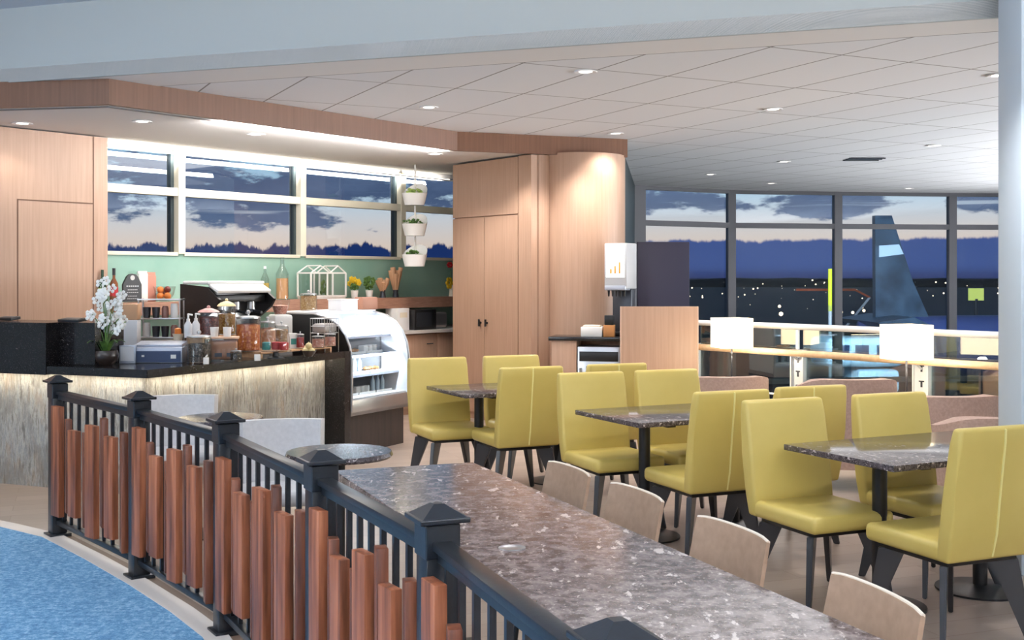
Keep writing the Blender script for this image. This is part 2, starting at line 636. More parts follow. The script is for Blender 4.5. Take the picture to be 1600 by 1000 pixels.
# tall cabinet beside the column
cA, cB = Vector((-.69, 13.45, 0)), Vector((.205, 12.3, 0))
cd = (cB - cA).normalized()
cn_ = Vector((cd.y, -cd.x, 0))       # towards the room
if cn_.y > 0:
    cn_ = -cn_
cL = (cB - cA).length
def cpnt(s, o, z=0.0):
    p = cA + cd * s + cn_ * o
    return Vector((p.x, p.y, z))
def cbox(mb, s0, s1, o0, o1, z0, z1):
    return mb.prism([tuple(cpnt(a, b_)[:2]) for a, b_ in ((s0, o0), (s1, o0), (s1, o1), (s0, o1))], z0, z1)
cab = thing('tall_cabinet', 'tall tan wood veneer cabinet left of the round column', 'cabinet', tuple(cpnt(cL / 2, -.3)))
def place_in(o, par):
    o.parent = par
    o.matrix_parent_inverse = Matrix.Translation(par.location).inverted()
    return o
place_in(MB().prism([tuple(cpnt(0, -.03)[:2]), tuple(cpnt(cL, -.03)[:2]), tuple(cpnt(cL, -.08)[:2]), tuple(cpnt(0, -.45)[:2])], 0, H_S - .005).build('body', 'woodpanel', smooth=False), cab)
struct('wall_cabinet_return', MB().prism([(.262, 12.375), (.29, 12.37), (.40, 12.44), (.38, 12.47)], 0, H_S), 'woodpanel', smooth=False)
sp = (808 - 800) / 1800
place_in(cbox(MB(), cL - .22, cL, -.03, 0, 0, H_S - .005).build('filler_panel', 'woodpanel', smooth=False), cab)
zs = 1.6 + 98 * 12.8 / 1800
place_in(cbox(MB(), .0, cL - .23, -.03, 0, zs + .006, H_S - .01).build('upper_door', 'woodpanel', smooth=False), cab)
for k in range(2):
    w = (cL - .23) / 2
    d_ = place_in(cbox(MB(), k * w + (.003 if k else 0), k * w + w - .003, -.03, 0, .08, zs - .006).build('door', 'woodpanel', smooth=False), cab)
    s_ = w - .06 if k == 0 else w + .06
    kn = MB().cyl(cpnt(s_, 0, 1.1), cpnt(s_, .03, 1.1), .012).cyl(cpnt(s_, .03, 1.06), cpnt(s_, .03, 1.14), .012).build('handle', 'black')
    kn.parent = d_
    kn.matrix_parent_inverse = d_.matrix_parent_inverse.copy() if False else Matrix.Identity(4)
# round column
colc = Vector((.755, 12.80, 0))
struct('wall_service', MB().prism([(-.27, 15.62), (1.95, 18.95), (1.9, 19.1), (-.4, 15.7)], -4.1, H_C + .1), 'paint', smooth=False)
struct('wall_round_column', MB().lathe([(0, 0), (.5, 0), (.5, H_S + .02), (0, H_S + .02)], colc, 64), 'woodpanel')
struct('wall_column_return', MB().prism([(1.12, 13.15), (1.24, 13.12), (2.02, 18.95), (1.85, 18.95)], -4.1, H_C), 'darkgreen', smooth=False)

# bar soffit with its wood fascia
FB = [(-8.5, 9.82), (-3.08, 8.8), (-.57, 12.0), (1.27, 12.66)]
def offset_poly(pts, d):
    out = []
    for i, p in enumerate(pts):
        a = Vector(pts[max(i - 1, 0)]).to_2d()
        b_ = Vector(pts[i]).to_2d()
        c_ = Vector(pts[min(i + 1, len(pts) - 1)]).to_2d()
        d1 = (b_ - a).normalized() if i > 0 else (c_ - b_).normalized()
        d2 = (c_ - b_).normalized() if i < len(pts) - 1 else d1
        n1, n2 = Vector((-d1.y, d1.x)), Vector((-d2.y, d2.x))
        nn = (n1 + n2).normalized()
        k = d / max(.35, nn.dot(n1))
        out.append((b_.x + nn.x * k, b_.y + nn.y * k))
    return out
FBi = offset_poly(FB, .05)
struct('wall_soffit_fascia', MB().prism(FB + FBi[::-1], H_S, H_C), 'fascia', smooth=False)
ctop = wp(5.9, .02)
FBc = offset_poly(FB, .04)
struct('ceiling_bar_soffit', MB().prism([(-5.2, 9.28)] + FBc[1:] + [(1.27, 13.6), (ctop.x, ctop.y)], H_S + .012, H_S + .1), 'paint', smooth=False)
g0, g1 = offset_poly(FB, .16), offset_poly(FB, .19)
struct('trim_2', MB().prism(g0[:3] + g1[:3][::-1], H_S + .004, H_S + .0125), mat('shadow_gap', (120, 116, 114), .9), smooth=False)

# dining ceiling of tiles, gypsum margin, bulkhead and the concourse ceiling
def bl(x):       # reveal line
    return 9.2 - .35 * (x + 2.9)
def bk_(x):      # bulkhead line
    return bl(x) - .52 + .02 * x
cz = MB()
near = [(x, bl(x)) for x in (-5.4, -3.2, -.27, 1.9, 3.8, 5.76, 7.9, 9.2, 11.6, 14)]
far = [tuple(wp(-1.9, -.1)[:2]), tuple(wp(.9, -.1)[:2]), (-.27, 15.7), (1.9, 19.1), (3.8, 20.1), (5.76, 20.5), (7.9, 20.8), (9.2, 20.9), (11.6, 20.7), (14, 20.55)]
for z_ in (H_C, H_C + .1):
    n_ = [cz.b.verts.new(p_ + (z_,)) for p_ in near]
    mid_ = [cz.b.verts.new(((p_[0] + q_[0]) / 2, (p_[1] + q_[1]) / 2, z_)) for p_, q_ in zip(near, far)]
    f_ = [cz.b.verts.new(p_ + (z_,)) for p_ in far]
    for r0, r1 in ((n_, mid_), (mid_, f_)):
        for k in range(len(near) - 1):
            cz.b.faces.new((r0[k], r0[k + 1], r1[k + 1], r1[k]))
    if z_ == H_C:
        lo_ = n_ + f_[::-1]
    else:
        hi_ = n_ + f_[::-1]
for k in range(len(lo_)):
    k2 = (k + 1) % len(lo_)
    cz.b.faces.new((lo_[k], lo_[k2], hi_[k2], hi_[k]))
struct('ceiling_dining', cz, 'tile', smooth=False)
struct('ceiling_gypsum_margin', MB().prism([(-8.5, bk_(-8.5)), (14, bk_(14)), (14, bl(14) - .02), (-8.5, bl(-8.5) - .02)], H_C - .004, H_C + .1), 'paint', smooth=False)
struct('trim_3', MB().prism([(-8.5, bl(-8.5) - .02), (14, bl(14) - .02), (14, bl(14) + .006), (-8.5, bl(-8.5) + .006)], H_C - .001, H_C + .09), mat('reveal_grey', (96, 92, 90), .9), smooth=False)
struct('wall_bulkhead', MB().prism([(-8.5, bk_(-8.5)), (14, bk_(14)), (14, bk_(14) + .03), (-8.5, bk_(-8.5) + .03)], H_C - .006, H_K + .2), 'bulkhead', smooth=False)
struct('ceiling_concourse', MB().prism([(-8.5, bk_(-8.5) + .05), (-8.5, -4), (14, -4), (14, bk_(14) + .05)], H_K, H_K + .1), 'conc_ceiling', smooth=False)
struct('wall_back', MB().box((3, -4.05, 1.8), (22.5, .1, 4.2)), 'paint', smooth=False)
struct('wall_left', MB().box((-8.3, 3.5, 1.8), (.1, 15, 4.2)), 'bulkhead', smooth=False)
struct('wall_right_column', MB().box((2.95, 6.35, 1.85), (.42, .30, 3.72), bev=.01), 'bluewhite')
struct('wall_right', MB().box((11.6, 6, -.2), (.1, 26, 7.8)), 'bulkhead', smooth=False)

# ------------------------------------------------------------------ windows of the bar
def bar_window():
    ms = [-.04, .906, 2.52, 4.14, 5.78]
    n = 0
    for i in range(4):
        n += 1
        s0, s1 = ms[i], ms[i + 1]
        p = bpy.data.objects.new('window_%d' % n, None)
        col.objects.link(p)
        p['kind'] = 'structure'
        fr = MB()
        wbox(fr, s0 - .035, s0 + .045, -.13, .03, 1.85, 2.9)
        wbox(fr, s0 + .045, s1 - .035, -.09, .02, 2.435, 2.515)
        wbox(fr, s0 + .045, s1 - .035, -.12, .02, 1.83, 1.865)
        fr.build('window_frame', 'cream_frame', p, smooth=False)
        dk = MB()
        wbox(dk, s1 - .07, s1 - .035, -.12, -.05, 1.865, 2.9)
        dk.build('gasket', 'darkgreen', p, smooth=False)
        pn = MB()
        wbox(pn, s0 + .045, s1 - .035, -.075, -.072, 1.86, 2.9)
        pn.build('pane', 'glass', p, smooth=False)
    return n
nwin = bar_window()

# ------------------------------------------------------------------ curved facade behind the railing
fp = [(-.3, 18.6), (2.05, 19.0), (3.80, 20.0), (5.76, 20.4), (7.90, 20.7), (9.2, 20.8), (11.55, 20.6)]
for i in range(1, 6):
    a, b_ = Vector(fp[i] + (0,)), Vector(fp[i + 1] + (0,))
    d = (b_ - a).normalized()
    rz = math.atan2(d.y, d.x)
    L = (b_ - a).length
    p = bpy.data.objects.new('window_%d' % (nwin + i), None)
    p.location = (a.x, a.y, 0)
    p.rotation_euler = (0, 0, rz)
    col.objects.link(p)
    p['kind'] = 'structure'
    w = .30 if i == 1 else .14
    fr = MB().box((0, 0, -.5), (w, .12, 7.26))
    fr.box((L / 2, -.01, 2.52), (L - .14, .08, .09)).box((L / 2, 0, 3.10), (L - .14, .1, .06))
    fr.box((L / 2, -.01, -.2), (L - .14, .08, .09)).box((L / 2, -.01, -2.2), (L - .14, .08, .09))
    fr.build('window_frame', 'grey_frame', p, smooth=False)
    MB().box((L / 2, .02, -.5), (L - .13, .006, 7.2)).build('pane', 'glass', p, smooth=False)

# ------------------------------------------------------------------ outside
out_ground = MB().prism([(-600, 21.5), (600, 21.5), (2600, 3000), (-2600, 3000)], -6.2, -6.0)
struct('floor_airfield', out_ground, mat('night_tarmac', (30, 32, 46), .7), smooth=False)
M['citylight'] = mat('far_city_lights', (255, 220, 180), .9, emit=(255, 214, 170), estr=5)
cl = MB()
for k in range(60):
    d = random.uniform(240, 900)
    px = random.uniform(1010, 1590)
    p = at(px, d)
    s = random.uniform(.2, .7) * d / 700 * .8
    cl.ball((p.x, p.y, -5.5 + random.uniform(0, 6) * d / 900), s, sub=1)
for k in range(14):
    p = at(random.uniform(1180, 1400), random.uniform(110, 200))
    cl.ball((p.x, p.y, random.uniform(-5, -1)), .22, sub=1)
tag(cl.build('city_lights', 'citylight'), 'scattered distant lights across the dark airfield', 'lights', kind='stuff')
tree = MB()
for k in range(34):
    p = at(-200 + k * 62 + random.uniform(-20, 20), 1000)
    tree.ball((p.x, p.y, -6), random.uniform(10, 15), (4.2, 1, .55), 2)
tag(tree.build('treeline', mat('far_trees', (16, 20, 34), .9)), 'dark low treeline along the far horizon', 'trees', kind='stuff')


def aircraft():
    d = 60.0
    k = d / 1800
    def P(px, y, dd=0.0):
        return Vector(((px - 800) * k, d + dd, 1.6 + (435 - y) * k))
    a = thing('parked_aircraft', 'parked airliner with tall dark tail fin outside the right windows', 'aircraft', (P(1450, 0).x, d, -6.0))
    def fin(pts, th, name, m):
        lo = [Vector((p.x, p.y - th / 2, p.z)) for p in pts]
        hi = [Vector((p.x, p.y + th / 2, p.z)) for p in pts]
        return place_in(MB().hull8([tuple(q) for q in lo], [tuple(q) for q in hi]).build(name, m, smooth=False), a)
    fm = noisemat('fin_paint', [(.35, (26, 44, 62)), (.65, (60, 84, 104))], .8, rough=.35)
    fin([P(1366, 506), P(1365, 337), P(1391, 337), P(1424, 440), P(1455, 510)], .5, 'tail_fin', fm)
    fin([P(1371, 402), P(1371, 384), P(1402, 382), P(1409, 397)], .56, 'fin_emblem', mat('fin_emblem_white', (200, 220, 235), .5))
    bd = MB()
    pts = [(1340, .2, 505), (1366, .75, 506), (1420, 1.35, 512), (1500, 1.6, 514), (1640, 1.65, 514), (1800, 1.6, 514)]
    rings = []
    for px, r, y in pts:
        c = P(px, y)
        c.z -= r * .55
        rings.append([bd.b.verts.new((c.x, c.y + r * math.cos(2 * PI * q / 20), c.z + r * math.sin(2 * PI * q / 20))) for q in range(20)])
    for r0, r1 in zip(rings[:-1], rings[1:]):
        for q in range(20):
            bd.b.faces.new((r0[q], r0[(q + 1) % 20], r1[(q + 1) % 20], r1[q]))
    bd.b.faces.new(rings[0])
    bd.b.faces.new(rings[-1])
    place_in(bd.build('fuselage', mat('fuselage_navy', (66, 80, 130), .35)), a)
    fin([P(1338, 500, 0), P(1392, 492, 0), P(1420, 506, 0), P(1350, 508, 0)], 7.0, 'tailplane', fm)
    place_in(MB().cyl((P(1600, 0).x, d, -6.0), (P(1600, 0).x, d, -2.4), .25).cyl((P(1600, 0).x, d - .5, -5.6), (P(1600, 0).x, d + .5, -5.6), .42).build('landing_gear', 'steel'), a)
aircraft()
area('apron_fill_light', (9.5, 37, 3.5), 3, 3, 5200, (.84, .92, 1), (math.radians(74), 0, math.radians(-22)))  # added unseen lights brightening the truck and tail fin
area('apron_fill_light.001', (17, 40, 4), 3, 3, 3200, (.84, .92, 1), (math.radians(86), 0, math.radians(-8)))


def outside_misc():
    # lit white service vehicle and bus close to the glass
    p = at(1338, 50)
    v = thing('service_truck', 'white and blue service truck lit on the apron below the railing', 'truck', (p.x, p.y, -6.0), .1)
    wm = mat('lit_white_truck', (214, 226, 240), .4)
    MB().box((0, 0, 4.45), (3.5, 2.2, 1.25), bev=.3, seg=4).box((.6, 0, 3.2), (1.9, 2.0, 1.0), bev=.2).build('body', wm, v)
    for wx, ww in ((-1.0, .5), (-.2, .6), (.8, .7)):
        MB().box((wx, -1.1, 4.55), (ww, .06, .45), bev=.02).build('window', 'bluescreen', v)
    MB().box((0, 0, .85), (5.0, 2.2, .5), bev=.1).box((0, 0, 1.9), (2.4, 1.6, 1.9), bev=.1).build('chassis', 'steel', v)
    for sx in (-1.7, 1.7):
        for sy in (-.9, .9):
            MB().cyl((sx, sy - .18, .5), (sx, sy + .18, .5), .5).build('wheel', 'black', v)
    p = at(1297, 60)
    po = thing('reflection_post', 'yellow reflection modelled as a glowing post beside the orange boom outside', 'post', (p.x, p.y, -6.0))
    MB().cyl((0, 0, 0), (0, 0, 6.2), .1).build('pole', 'steel', po)
    MB().cyl((0, 0, 5.9), (0, 0, 8.1), .10).build('reflection_sleeve', mat('yellow_reflection_glow', (220, 226, 40), .6, emit=(216, 220, 50), estr=.8), po)  # glowing sleeve stands in for a yellow reflection on the mullion
    p = at(1300, 75)
    bo = thing('boom_lift', 'orange boom arm reaching level above the dark apron', 'crane', (p.x + 1.5, p.y, -6.0))
    bo.scale = (1.2, 1.0, .95)
    MB().cyl((-3.2, 0, 7.22), (0, 0, 7.22), .09).cyl((0, 0, 7.22), (.8, 0, 6.7), .07).build('boom', mat('orange_boom_paint', (210, 96, 50), .5), bo)
    MB().cyl((.8, 0, 6.7), (-2.1, 0, 2.2), .07).build('lower_arm', 'steel', bo)
    MB().box((-2.1, 0, 1.3), (2.2, 1.6, 1.9), bev=.1).box((-2.1, 0, .25), (2.6, 1.8, .5), bev=.1).build('carriage', 'darkmetal', bo)
    p = at(1525, 90)
    sg = thing('lit_billboard', 'small glowing yellow square sign far behind the aircraft', 'sign', (p.x, p.y, -6.0))
    MB().cyl((0, 0, 0), (0, 0, 6), .15).build('post', 'darkmetal', sg)
    MB().box((0, 0, 6.35), (1.15, .2, .95)).build('sign_panel', mat('sign_yellow', (220, 224, 110), .6, emit=(220, 226, 110), estr=.9), sg)
    p = at(245, 90)
    k = 90 / 1800
    tf = thing('distant_aircraft_tail', 'dark swept aircraft tail behind the first bar window pane', 'aircraft', (p.x, p.y, -6.0))
    base = 1.6 + (435 - 405) * k + 6
    topz = 1.6 + (435 - 322) * k + 6
    lo = [(-.9, -.3, base - 5), (.9, -.3, base - 5), (.75, -.3, topz), (-.05, -.3, topz)]
    MB().hull8(lo, [(x, .3, z) for x, _, z in lo]).build('tail_fin', mat('tail_navy', (34, 50, 84), .5), tf, smooth=False)
    MB().lathe([(0, -6), (1.2, -5), (1.6, 0), (1.2, 5), (0, 6)], (0, 0, 0), 16).build('fuselage', mat('tail_body_navy', (40, 54, 90), .5), tf)
    tf.children[1].rotation_euler = (PI / 2, 0, 0)
    tf.children[1].location = (0, 0, base - 6)
outside_misc()

# ------------------------------------------------------------------ downlights
def downlight():
    r = thing('downlight', 'x', 'ceiling light')
    MB().lathe([(.05, -.001), (.085, -.001), (.088, -.006), (.082, -.010), (.052, -.006), (.05, -.001)], n=28).build('trim_ring', 'whiteplastic', r)
    MB().lathe([(0, -.003), (.052, -.003), (.052, .0), (0, .0)], n=24).build('lens', 'lens', r)
    return r
dl = Proto(downlight())
spots = [(915, 111, H_C, 'recessed downlight on the tile ceiling, nearest the camera at centre', 60),
         (1560, 117, H_C, 'recessed downlight on the tile ceiling near the right pale column', 60),
         (1208, 170, H_C, 'recessed downlight on tiles, in the middle of the dining ceiling', 60),
         (670, 167, H_C, 'recessed downlight on tiles just above the wood fascia', 45),
         (962, 208, H_C, 'recessed downlight on tiles close above the round column', 30),
         (1458, 227, H_C, 'recessed downlight right of the dark ceiling vent', 55),
         (1225, 252, H_C, 'recessed downlight left of the dark ceiling vent', 50),
         (1110, 272, H_C, 'recessed downlight by the far left end of the tall windows', 40),
         (1205, 286, H_C, 'small far downlight above the second tall window', 30),
         (1420, 294, H_C, 'small far downlight above the third tall window', 30),
         (35, 192, H_S, 'recessed downlight in the bar soffit, leftmost over the wood panelling', 12),
         (222, 189, H_S, 'recessed downlight in the bar soffit over the orchid corner', 55),
         (400, 209, H_S, 'recessed downlight in the bar soffit over the glass jars', 60),
         (680, 240, H_S, 'recessed downlight in the bar soffit beside the tall cabinet', 60)]
def spot(loc, power, c=NEUT, ang=120, blend=.6):
    l = bpy.data.lights.new('downlight_beam', 'SPOT')
    l.energy = power * (1.5 if loc[2] > 3 else .9)
    l.color = c
    l.spot_size = math.radians(ang)
    l.spot_blend = blend
    l.shadow_soft_size = .05
    o = bpy.data.objects.new('downlight_beam', l)
    o.location = loc
    col.objects.link(o)
for px, y, h, lab, pw in spots:
    zc = h if h == H_C else H_S + .012
    d = (zc - 1.6) * 1800 / (435 - y)
    p = at(px, d)
    dl.place((p.x, p.y, zc - .001), 0, lab, 'recessed ceiling downlights')
    spot((p.x, p.y, zc - .03), pw)
# extra spots with no fitting, by the column, cabinet and near tables
for p in ((.75, 11.75), (2.2, 5.6), (.2, 6.7), (-.15, 12.0)):
    spot((p[0], p[1], 3.08 if p[0] != -.15 else 2.9), 60)
vt = thing('ceiling_vent', 'dark flat slot vent in the tile ceiling', 'vent', tuple(at(1350, 14.73)[:2]) + (H_C,))
MB().box((0, 0, -.004), (.42, .3, .008)).build('grille', 'darkmetal', vt)
MB().box((0, 0, -.008), (.46, .02, .012)).box((0, .14, -.008), (.46, .02, .012)).box((0, -.14, -.008), (.46, .02, .012)).build('frame', 'darkmetal', vt)
# ------------------------------------------------------------------ furniture and fittings
# cove lighting above the bar windows
cv = thing('cove_light', 'long warm cove light tucked over the bar windows', 'light', tuple(wp(2.5, .06, 2.86)))
cv.rotation_euler = (0, 0, math.atan2(WD.y, WD.x))
MB().box((0, 0, 0), (5.0, .05, .015)).build('tray', 'whiteplastic', cv, smooth=False)
MB().box((0, 0, .012), (4.9, .03, .008)).build('led_strip', 'softled', cv, smooth=False)
ca = area('cove_beam', tuple(wp(2.4, .06, 2.83)), 4.8, .05, 62, (1, .97, .92), (math.radians(112), 0, math.atan2(WD.y, WD.x)))

fa, fb = Vector((-2.45, 9.72, 0)), Vector((-.62, 12.05, 0))
fdv = (fb - fa).normalized()
area('soffit_fill_beam', ((fa.x + fb.x) / 2, (fa.y + fb.y) / 2, 2.895), (fb - fa).length, .05, 30, (1, .97, .94), (math.radians(105), 0, math.atan2(fdv.y, fdv.x)), math.radians(120))  # added strip light with no fitting, brightens the soffit underside

# ------------------------------------------------------------------ guard railing with redwood slats
P = [Vector((-2.82, 7.15, 0)), Vector((-1.99, 6.15, 0)), Vector((-1.29, 5.19, 0)), Vector((-.67, 4.04, 0)), Vector((-.20, 3.08, 0)), Vector((.186, 2.03, 0))]
rail = thing('slatted_railing', 'black metal railing with redwood slats curving beside the blue carpet', 'railing', tuple(P[0]))
tops = [.82, .75, .71, .70, .77, .81, .73, .77]
bots = [.15, .19, .20, .15, .13, .20, .17, .12]
wid = [.105, .062, .10, .05, .11, .066, .10, .06]
slat_n = 0
for i, p in enumerate(P):
    a = P[max(i - 1, 0)]
    b_ = P[min(i + 1, len(P) - 1)]
    rz = math.atan2((b_ - a).y, (b_ - a).x)
    q = tuple(p)
    po = MB().box((p.x, p.y, .475), (.09, .09, .95), rz, bev=.006).build('post', 'blackmetal', rail)
    c = MB()
    c.box((p.x, p.y, .905), (.098, .098, .09), rz, bev=.004)
    c.box((p.x, p.y, .962), (.14, .14, .014), rz, bev=.003)
    R = Matrix.Rotation(rz, 3, 'Z')
    lo = [tuple(p + R @ Vector((sx * .062, sy * .062, .968))) for sx, sy in ((-1, -1), (1, -1), (1, 1), (-1, 1))]
    hi = [tuple(p + R @ Vector((sx * .014, sy * .014, 1.0))) for sx, sy in ((-1, -1), (1, -1), (1, 1), (-1, 1))]
    c.hull8(lo, hi)
    cap = c.build('post_cap', 'blackmetal', po, smooth=False)
    fp_ = MB().box((p.x, p.y, .012), (.13, .13, .024), rz, bev=.003).build('base_plate', 'blackmetal', po)
for i in range(len(P) - 1):
    a, b_ = P[i], P[i + 1]
    d = (b_ - a).normalized()
    L = (b_ - a).length
    rz = math.atan2(d.y, d.x)
    n = Vector((-d.y, d.x, 0))
    if n.x > 0:
        n = -n                      # towards the concourse carpet
    mid = (a + b_) / 2
    MB().box((mid.x, mid.y, .895), (L - .09, .055, .022), rz, bev=.003).box((mid.x, mid.y, .868), (L - .09, .026, .032), rz).build('top_rail', 'blackmetal', rail)
    MB().box((mid.x, mid.y, .095), (L - .09, .045, .03), rz, bev=.003).build('bottom_rail', 'blackmetal', rail)
    nb = 9
    for k in range(nb):
        t_ = .045 + (L - .09) * (k + .5) / nb
        p = a + d * t_
        MB().box((p.x, p.y, .48), (.017, .017, .75), rz).build('baluster', 'blackmetal', rail, smooth=False)
    pos = .065
    span = (L - .13) / 8
    for k in range(8):
        t_ = pos + span * (k + .5)
        yaw = math.radians(5 if k % 2 == 0 else -12)
        o_ = .046 if k % 2 == 0 else .030
        p = a + d * t_ + n * o_
        dz = random.uniform(-.008, .008)
        MB().box((p.x, p.y, (tops[k] + bots[k]) / 2 + dz), (wid[k] * L / 1.22, .036, tops[k] - bots[k]), rz + yaw, bev=.003).build('slat', 'slat' if k % 2 == 0 else 'slat_dark', rail)
for ch in rail.children:
    ch.location = -P[0]
# aluminium shoe under the railing
sh = MB()
for i in range(len(P) - 1):
    a, b_ = P[i], P[i + 1]
    d = (b_ - a).normalized()
    n = Vector((-d.y, d.x, 0)) * .07
    sh.prism([tuple((a + n)[:2]), tuple((b_ + n)[:2]), tuple((b_ - n)[:2]), tuple((a - n)[:2])], 0, .004)
struct('trim_4', sh, mat('brown_threshold', (120, 98, 84), .5), smooth=False)

# ------------------------------------------------------------------ long communal table
lu = Vector((.375, -.927, 0)).normalized()
L0, L1 = Vector((-.79, 5.1, 0)), Vector((-.18, 5.33, 0))
L2, L3 = L1 + lu * 4.2, L0 + lu * 4.2
ct = (L0 + L1 + L2 + L3) / 4
lt = thing('communal_table', 'long speckled brown granite table running beside the railing', 'table', (ct.x, ct.y, 0))
top = MB().prism([tuple(p_[:2]) for p_ in (L0, L3, L2, L1)], .712, .75)
bmesh.ops.bevel(top.b, geom=list(top.b.edges), offset=.004, segments=2, affect='EDGES')
place_in(top.build('tabletop', 'table_granite'), lt)
for t_ in (.5, 2.1, 3.7):
    c = (L0 + L1) / 2 + lu * t_
    rz = math.atan2(lu.y, lu.x)
    place_in(MB().box((c.x, c.y, .355), (.08, .08, .70), rz, bev=.004).box((c.x, c.y, .012), (.5, .5, .024), rz, bev=.004).box((c.x, c.y, .70), (.4, .4, .02), rz).build('pedestal', 'black'), lt)
gp = at(800, 3.63)
place_in(MB().lathe([(0, .7505), (.03, .7505), (.036, .753), (.036, .7501), (0, .7501)], (gp.x, gp.y, 0), 24, sx=1.2).build('cable_grommet', 'chrome'), lt)

# ------------------------------------------------------------------ chairs
def green_chair():
    r = thing('dining_chair', 'x', 'chair')
    # seat cushion: local -Y is the way the chair faces
    s = MB().box((0, -.02, .425), (.49, .50, .085), bev=.028, seg=3)
    s.build('seat', 'green', r)
    bk = MB()
    def ring(y, z, w, th):
        return [(-w / 2, y - th / 2, z), (w / 2, y - th / 2, z), (w / 2, y + th / 2, z), (-w / 2, y + th / 2, z)]
    lv = [(.225, .385, .49, .075), (.245, .50, .50, .085), (.27, .70, .50, .08), (.30, .90, .495, .07), (.31, .968, .485, .055)]
    rings = [[bk.b.verts.new(q) for q in ring(*l)] for l in lv]
    bk.b.faces.new(rings[0][::-1])
    bk.b.faces.new(rings[-1])
    for a, b_ in zip(rings[:-1], rings[1:]):
        for k in range(4):
            bk.b.faces.new((a[k], a[(k + 1) % 4], b_[(k + 1) % 4], b_[k]))
    ed = [e for e in bk.b.edges if not any(abs(e.verts[0].co.z - l[1]) < 1e-4 and abs(e.verts[1].co.z - l[1]) < 1e-4 for l in lv[1:-1])]
    bmesh.ops.bevel(bk.b, geom=ed, offset=.017, segments=3, profile=.5, affect='EDGES')
    back = bk.build('backrest', 'green', r)
    sm_ = MB()
    sm_.tube([(0, .2645, .40), (0, .29, .50), (0, .312, .70), (0, .337, .90), (0, .339, .955)], .0055, 6)
    sm_.build('seam_piping', 'greenpipe', back)
    MB().box((0, .0, .372), (.40, .42, .028), bev=.004).build('seat_frame', 'black', r)
    for sx in (-1, 1):
        for sy in (-1, 1):
            dv = Vector((sx, sy * .95, 0)).normalized()
            nv = Vector((-dv.y, dv.x, 0)) * .016
            def q(rr, z):
                return dv * rr + Vector((0, 0, z))
            lo = [q(.325, 0) - nv * .7, q(.325, 0) + nv * .7, q(.360, 0) + nv * .7, q(.360, 0) - nv * .7]
            hi = [q(.175, .362) - nv, q(.175, .362) + nv, q(.295, .362) + nv, q(.295, .362) - nv]
            lg = MB().hull8([tuple(v) for v in lo], [tuple(v) for v in hi])
            bmesh.ops.bevel(lg.b, geom=list(lg.b.edges), offset=.004, segments=2, affect='EDGES')
            lg.build('leg', 'legmetal', r)
    return r
gc = Proto(green_chair())
GRP = 'olive green dining chairs around the granite tables'
def put_chair(mx, my, face, label):
    rz = math.radians(23 if face else 203)
    off_ = Vector((-math.sin(rz), math.cos(rz), 0)) * .31
    gc.place((mx - off_.x, my - off_.y, 0), rz, label, GRP)
put_chair(-.60, 9.22, 1, 'olive green chair facing us at the left table, beside the pastry case')
put_chair(-.01, 9.48, 1, 'olive green chair facing us in front of the tall cabinet, partly hidden')
put_chair(.14, 8.25, 0, 'olive green chair with its back to us at the left table')
put_chair(.78, 8.55, 0, 'olive green chair top edge seen from behind, in front of the drinks counter')
put_chair(.53, 7.78, 1, 'olive green chair facing us at the left end of the middle table')
put_chair(1.07, 8.00, 1, 'olive green chair facing us below the wood partition panel')
put_chair(1.24, 6.50, 0, 'olive green chair with pale rear seam at the middle table, its back to us')
put_chair(1.76, 6.78, 0, 'olive green chair seen from behind, half hidden behind a forward-facing green chair')
put_chair(1.42, 6.06, 1, 'olive green chair facing us at the left of the right-hand table')
put_chair(2.08, 6.36, 1, 'olive green chair facing us behind the right-hand table top')
put_chair(2.09, 4.93, 0, 'large olive green chair nearest the camera at the right edge, its back to us')

def granite_table():
    r = thing('dining_table', 'x', 'table')
    t_ = MB().box((0, 0, .745), (1.24, .76, .03), bev=.004).build('tabletop', 'dark_granite', r)
    for sx in (-1, 1):
        MB().cyl((sx * .34, 0, .02), (sx * .34, 0, .71), .036, n=28).build('column', 'black', r)
        MB().lathe([(0, 0), (.22, 0), (.22, .010), (.06, .024), (.036, .03), (0, .03)], (sx * .34, 0, 0), 32).build('base', 'black', r)
        MB().box((sx * .34, 0, .72), (.3, .3, .02)).box((sx * .34, 0, .72), (.06, .6, .02)).build('top_bracket', 'black', r)
    return r
gt = Proto(granite_table())
ta = math.radians(26)
tu, tv = Vector((math.cos(ta), math.sin(ta), 0)), Vector((-math.sin(ta), math.cos(ta), 0))
for F, lab in (((-.337, 8.33), 'granite-topped dining table farthest left, by the pastry case'),
               ((.736, 6.68), 'granite-topped dining table in the middle, with four green chairs'),
               ((1.71, 5.16), 'granite-topped dining table nearest the camera on the right')):
    c = Vector((F[0], F[1], 0)) + tu * .62 + tv * .38
    gt.place((c.x, c.y, 0), ta, lab, 'granite dining tables')

